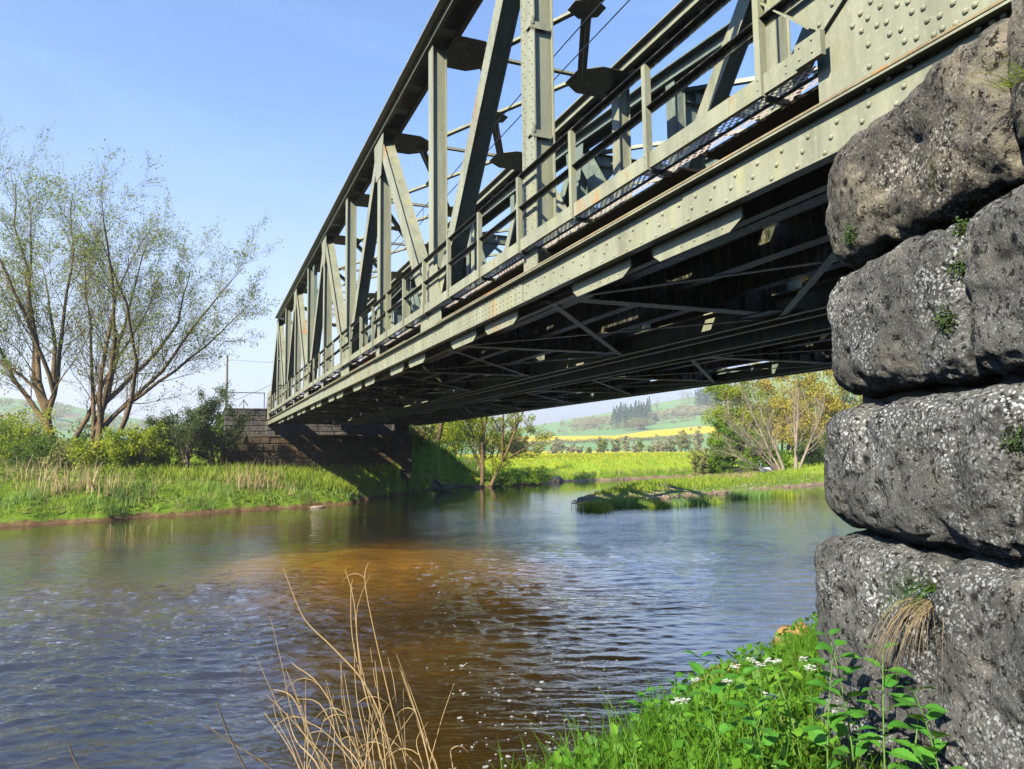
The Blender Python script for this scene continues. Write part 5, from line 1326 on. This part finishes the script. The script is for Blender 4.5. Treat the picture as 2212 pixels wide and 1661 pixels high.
# stalks as picture paths at a given distance: (distance, [(u,v)...], thickness)
def P3(u, v, d):
    q = ray(u, v); q = q/ (q.dot(cF)); return Vector((q.x*d, q.y*d, ZC+q.z*d))
stalks = [(2.6,[(905,1800),(880,1661),(835,1480),(790,1270),(796,1215)],.006),(2.6,[(860,1800),(830,1661),(780,1450),(765,1300),(745,1230)],.006),(2.7,[(845,1800),(815,1600),(765,1400),(758,1290),(762,1250)],.005),
 (2.5,[(880,1800),(850,1640),(790,1480),(770,1330),(800,1240)],.004),(2.5,[(960,1800),(930,1661),(905,1560),(868,1450)],.006),(2.55,[(970,1800),(945,1661),(920,1600),(872,1470)],.004),(2.6,[(890,1800),(840,1600),(790,1480),(720,1400),(660,1340),(628,1270),(612,1225)],.006),
 (2.7,[(860,1800),(760,1600),(690,1480),(640,1440),(630,1430)],.005),(2.5,[(750,1800),(700,1661),(650,1540),(625,1500),(590,1490),(615,1500),(580,1530)],.004),(2.6,[(770,1800),(720,1661),(640,1560),(610,1440),(583,1330)],.004),
 (2.4,[(720,1800),(690,1661),(640,1600),(620,1540)],.006),(2.45,[(840,1800),(790,1600),(770,1500),(765,1390)],.004),(2.6,[(730,1760),(800,1620),(830,1540),(855,1500)],.004),(2.5,[(800,1800),(780,1661),(735,1600),(690,1520),(640,1510)],.005),
 (2.5,[(1000,1760),(975,1640),(976,1615)],.004),(2.7,[(900,1800),(880,1661),(860,1540),(850,1470),(838,1420)],.004),(2.6,[(680,1800),(640,1640),(600,1560),(590,1520)],.003),(2.5,[(820,1800),(770,1661),(700,1580),(660,1560)],.004),
 (2.6,[(790,1800),(775,1640),(740,1520),(738,1430)],.003),(2.6,[(860,1780),(838,1600),(812,1480),(800,1400)],.004),(2.5,[(940,1780),(915,1661),(900,1600),(925,1560)],.004)]
for j in range(26):
    u0 = rr.uniform(640,960); d = rr.uniform(2.2,3.0); tilt = rr.gauss(-35,60); hh = rr.uniform(150,330)
    stalks.append((d,[(u0+rr.uniform(-20,60),1820),(u0,1700),(u0+tilt*.5,1700-hh*.5),(u0+tilt+rr.gauss(0,12),1700-hh*.9)],rr.choice((.003,.004,.005))))
for d, path, th in stalks:
    mb = MB(); pts = [P3(u, v, d+.25*k/len(path)) for k, (u, v) in enumerate(path)]
    # smooth the path
    fine_ = []
    for i in range(len(pts)-1):
        p0, p1, p2, p3 = pts[max(i-1,0)], pts[i], pts[i+1], pts[min(i+2,len(pts)-1)]
        for k in range(5):
            t = k/5; fine_.append(.5*((2*p1)+(p2-p0)*t+(2*p0-5*p1+4*p2-p3)*t*t+(3*p1-p0-3*p2+p3)*t**3))
    fine_.append(pts[-1]); g0 = hz(fine_[0].x, fine_[0].y)
    if fine_[0].z > g0: fine_.insert(0, Vector((fine_[0].x, fine_[0].y, g0-.02)))
    n = len(fine_); mb.tube(fine_, [th*.60*(1-.75*(k/n)**1.5) for k in range(n)], 5)
    # a thin curling blade on some stalks
    if rr.random() < .18:
        k = rr.randint(n//2, n-3); p = fine_[k]; sd = rr.choice((-1,1)); L = rr.uniform(.06,.16)
        cv = [p+RT*sd*L*t_+Vector((0,0,L*(.9*t_-1.1*t_*t_))) for t_ in (0,.2,.4,.6,.8,1)]
        mb.tube(cv, [.0022,.002,.0018,.0014,.001,.0006], 3)
    o = mb.build('stalk', dry1, None, True); o.parent = reeds; o.matrix_parent_inverse = Matrix.Translation(-RB)
for lab, path, d in (('dark thin dead twig in the lower left of the picture', [(285,1760),(172,1661),(160,1640),(148,1606)], 2.3),('brown dead stalk crossing another over the water', [(570,1760),(530,1661),(490,1580),(468,1515)], 2.3),('thin dark stalk slanting across the brown one', [(640,1700),(560,1640),(500,1605),(438,1562)], 2.4)):
    mb = MB(); pts = [P3(u, v, d) for u, v in path]; g0 = hz(pts[0].x, pts[0].y); pts.insert(0, Vector((pts[0].x,pts[0].y,min(g0,pts[0].z)-.03))); mb.tube(pts, [.004,.0035,.003,.0028,.0022], 5); mb.build('dead_stalk', BARK['grey'] , None, True, label=lab, cat='stalk')
# grass hanging from the joint of the wall, moss cushions
from mathutils.bvhtree import BVHTree
_v, _f = [], []
for o in bpy.data.objects:
    if o.name.startswith('stone_block'):
        b0 = len(_v); _v += [tuple(q.co) for q in o.data.vertices]; _f += [[b0+i for i in p.vertices] for p in o.data.polygons]
_bvh = BVHTree.FromPolygons(_v, _f)
def wall_hit(u, v):
    h = _bvh.ray_cast(Vector((0,0,ZC)), ray(u, v)); return h[0] if h[0] is not None else Vector((0,0,-2))
def tuft(s, o_, z, n, h, mat, lab, droop, wd=.005, name='grass_tuft', b=None):
    b = b or WCORN+wt*s+wn3*o_+up*z; mb = MB(); q = random.Random(int(s*100+z*10))
    for i in range(n):
        a = q.gauss(0,.6); d = (wn3*q.uniform(.3,1)+wt*a*.7).normalized(); L = h*q.uniform(.5,1.2); p = b+wt*q.gauss(0,.04); P_s = [p]
        vel = d*.7+up*q.uniform(.1,.9)*(1 if droop < 1 else .35)
        for k in range(5): vel = vel+Vector((0,0,-droop*.32)); P_s.append(P_s[-1]+vel.normalized()*L/5)
        w_ = wt*wd*.5
        for k in range(5):
            f0, f1 = 1-k/5.2, 1-(k+1)/5.2; mb.add([P_s[k]-w_*f0, P_s[k]+w_*f0, P_s[k+1]+w_*f1, P_s[k+1]-w_*f1], [(0,1,2,3)])
    mb.build(name, mat, None, label=lab, cat='grass')
tuft(.95, .13, zj(1190), 60, .26, GR['deep'], 'green grass tuft growing from the joint above the lowest block', .6)
tuft(.93, .15, zj(1210), 60, .36, GR['straw'], 'brown dead grass hanging down over the lowest block', 1.5, .004)
tuft(.45, .16, zj(1500), 40, .20, GR['straw'], 'dead grass tuft at the foot of the lowest block', 1.2, .004)
tuft(.06, .13, zj(606), 14, .12, GR['straw'], 'wisp of dead grass at the corner joint under the top block', .9, .002)
tuft(1.22, .10, zj(330), 40, .16, GR['lit'], 'green grass on top of the wall at the right picture edge', .5, .004, b=wall_hit(2206,175))
def moss(u, v, r, seed, lab):
    b = wall_hit(u, v); q = np.random.RandomState(seed); n = 420
    p = q.randn(n,3); p /= np.linalg.norm(p,axis=1)[:,None]; p *= (q.rand(n)**.4)[:,None]*r*np.array([.8,1,1.2])
    V, F = quads(p+np.array(b)+q.randn(n,3)*.012, .011, q, .8); mk('moss_cushion', V, F, LEAF['dark'], label=lab, cat='moss', group='moss cushions on the wing wall')
moss(2082,498,.03,1,'moss cushion on top of the second block from the top'); moss(2080,575,.04,2,'moss cushion in the joint under the topmost cushion')
moss(2045,690,.035,3,'mossy patch in the middle of the second block'); moss(2196,950,.04,4,'fern-like moss in the vertical joint at the right edge'); moss(1842,505,.04,5,'yellowish moss near the left end of the top block')

# ================================================================ haze
hm = bpy.data.materials.new('haze_air'); hm.use_nodes = True; hn = hm.node_tree.nodes; hl = hm.node_tree.links
hn.remove(hn['Principled BSDF']); pv = hn.new('ShaderNodeVolumePrincipled'); pv.inputs['Density'].default_value = .00046
pv.inputs['Color'].default_value = (.93,.96,1,1); pv.inputs['Anisotropy'].default_value = .2
hl.new(pv.outputs[0], hn['Material Output'].inputs['Volume'])
mb = MB(); mb.box(-7600, 7600, -7600, 7600, -3, 260)
mb.build('haze', hm, None, kind='stuff', label='pale spring haze filling the valley air')
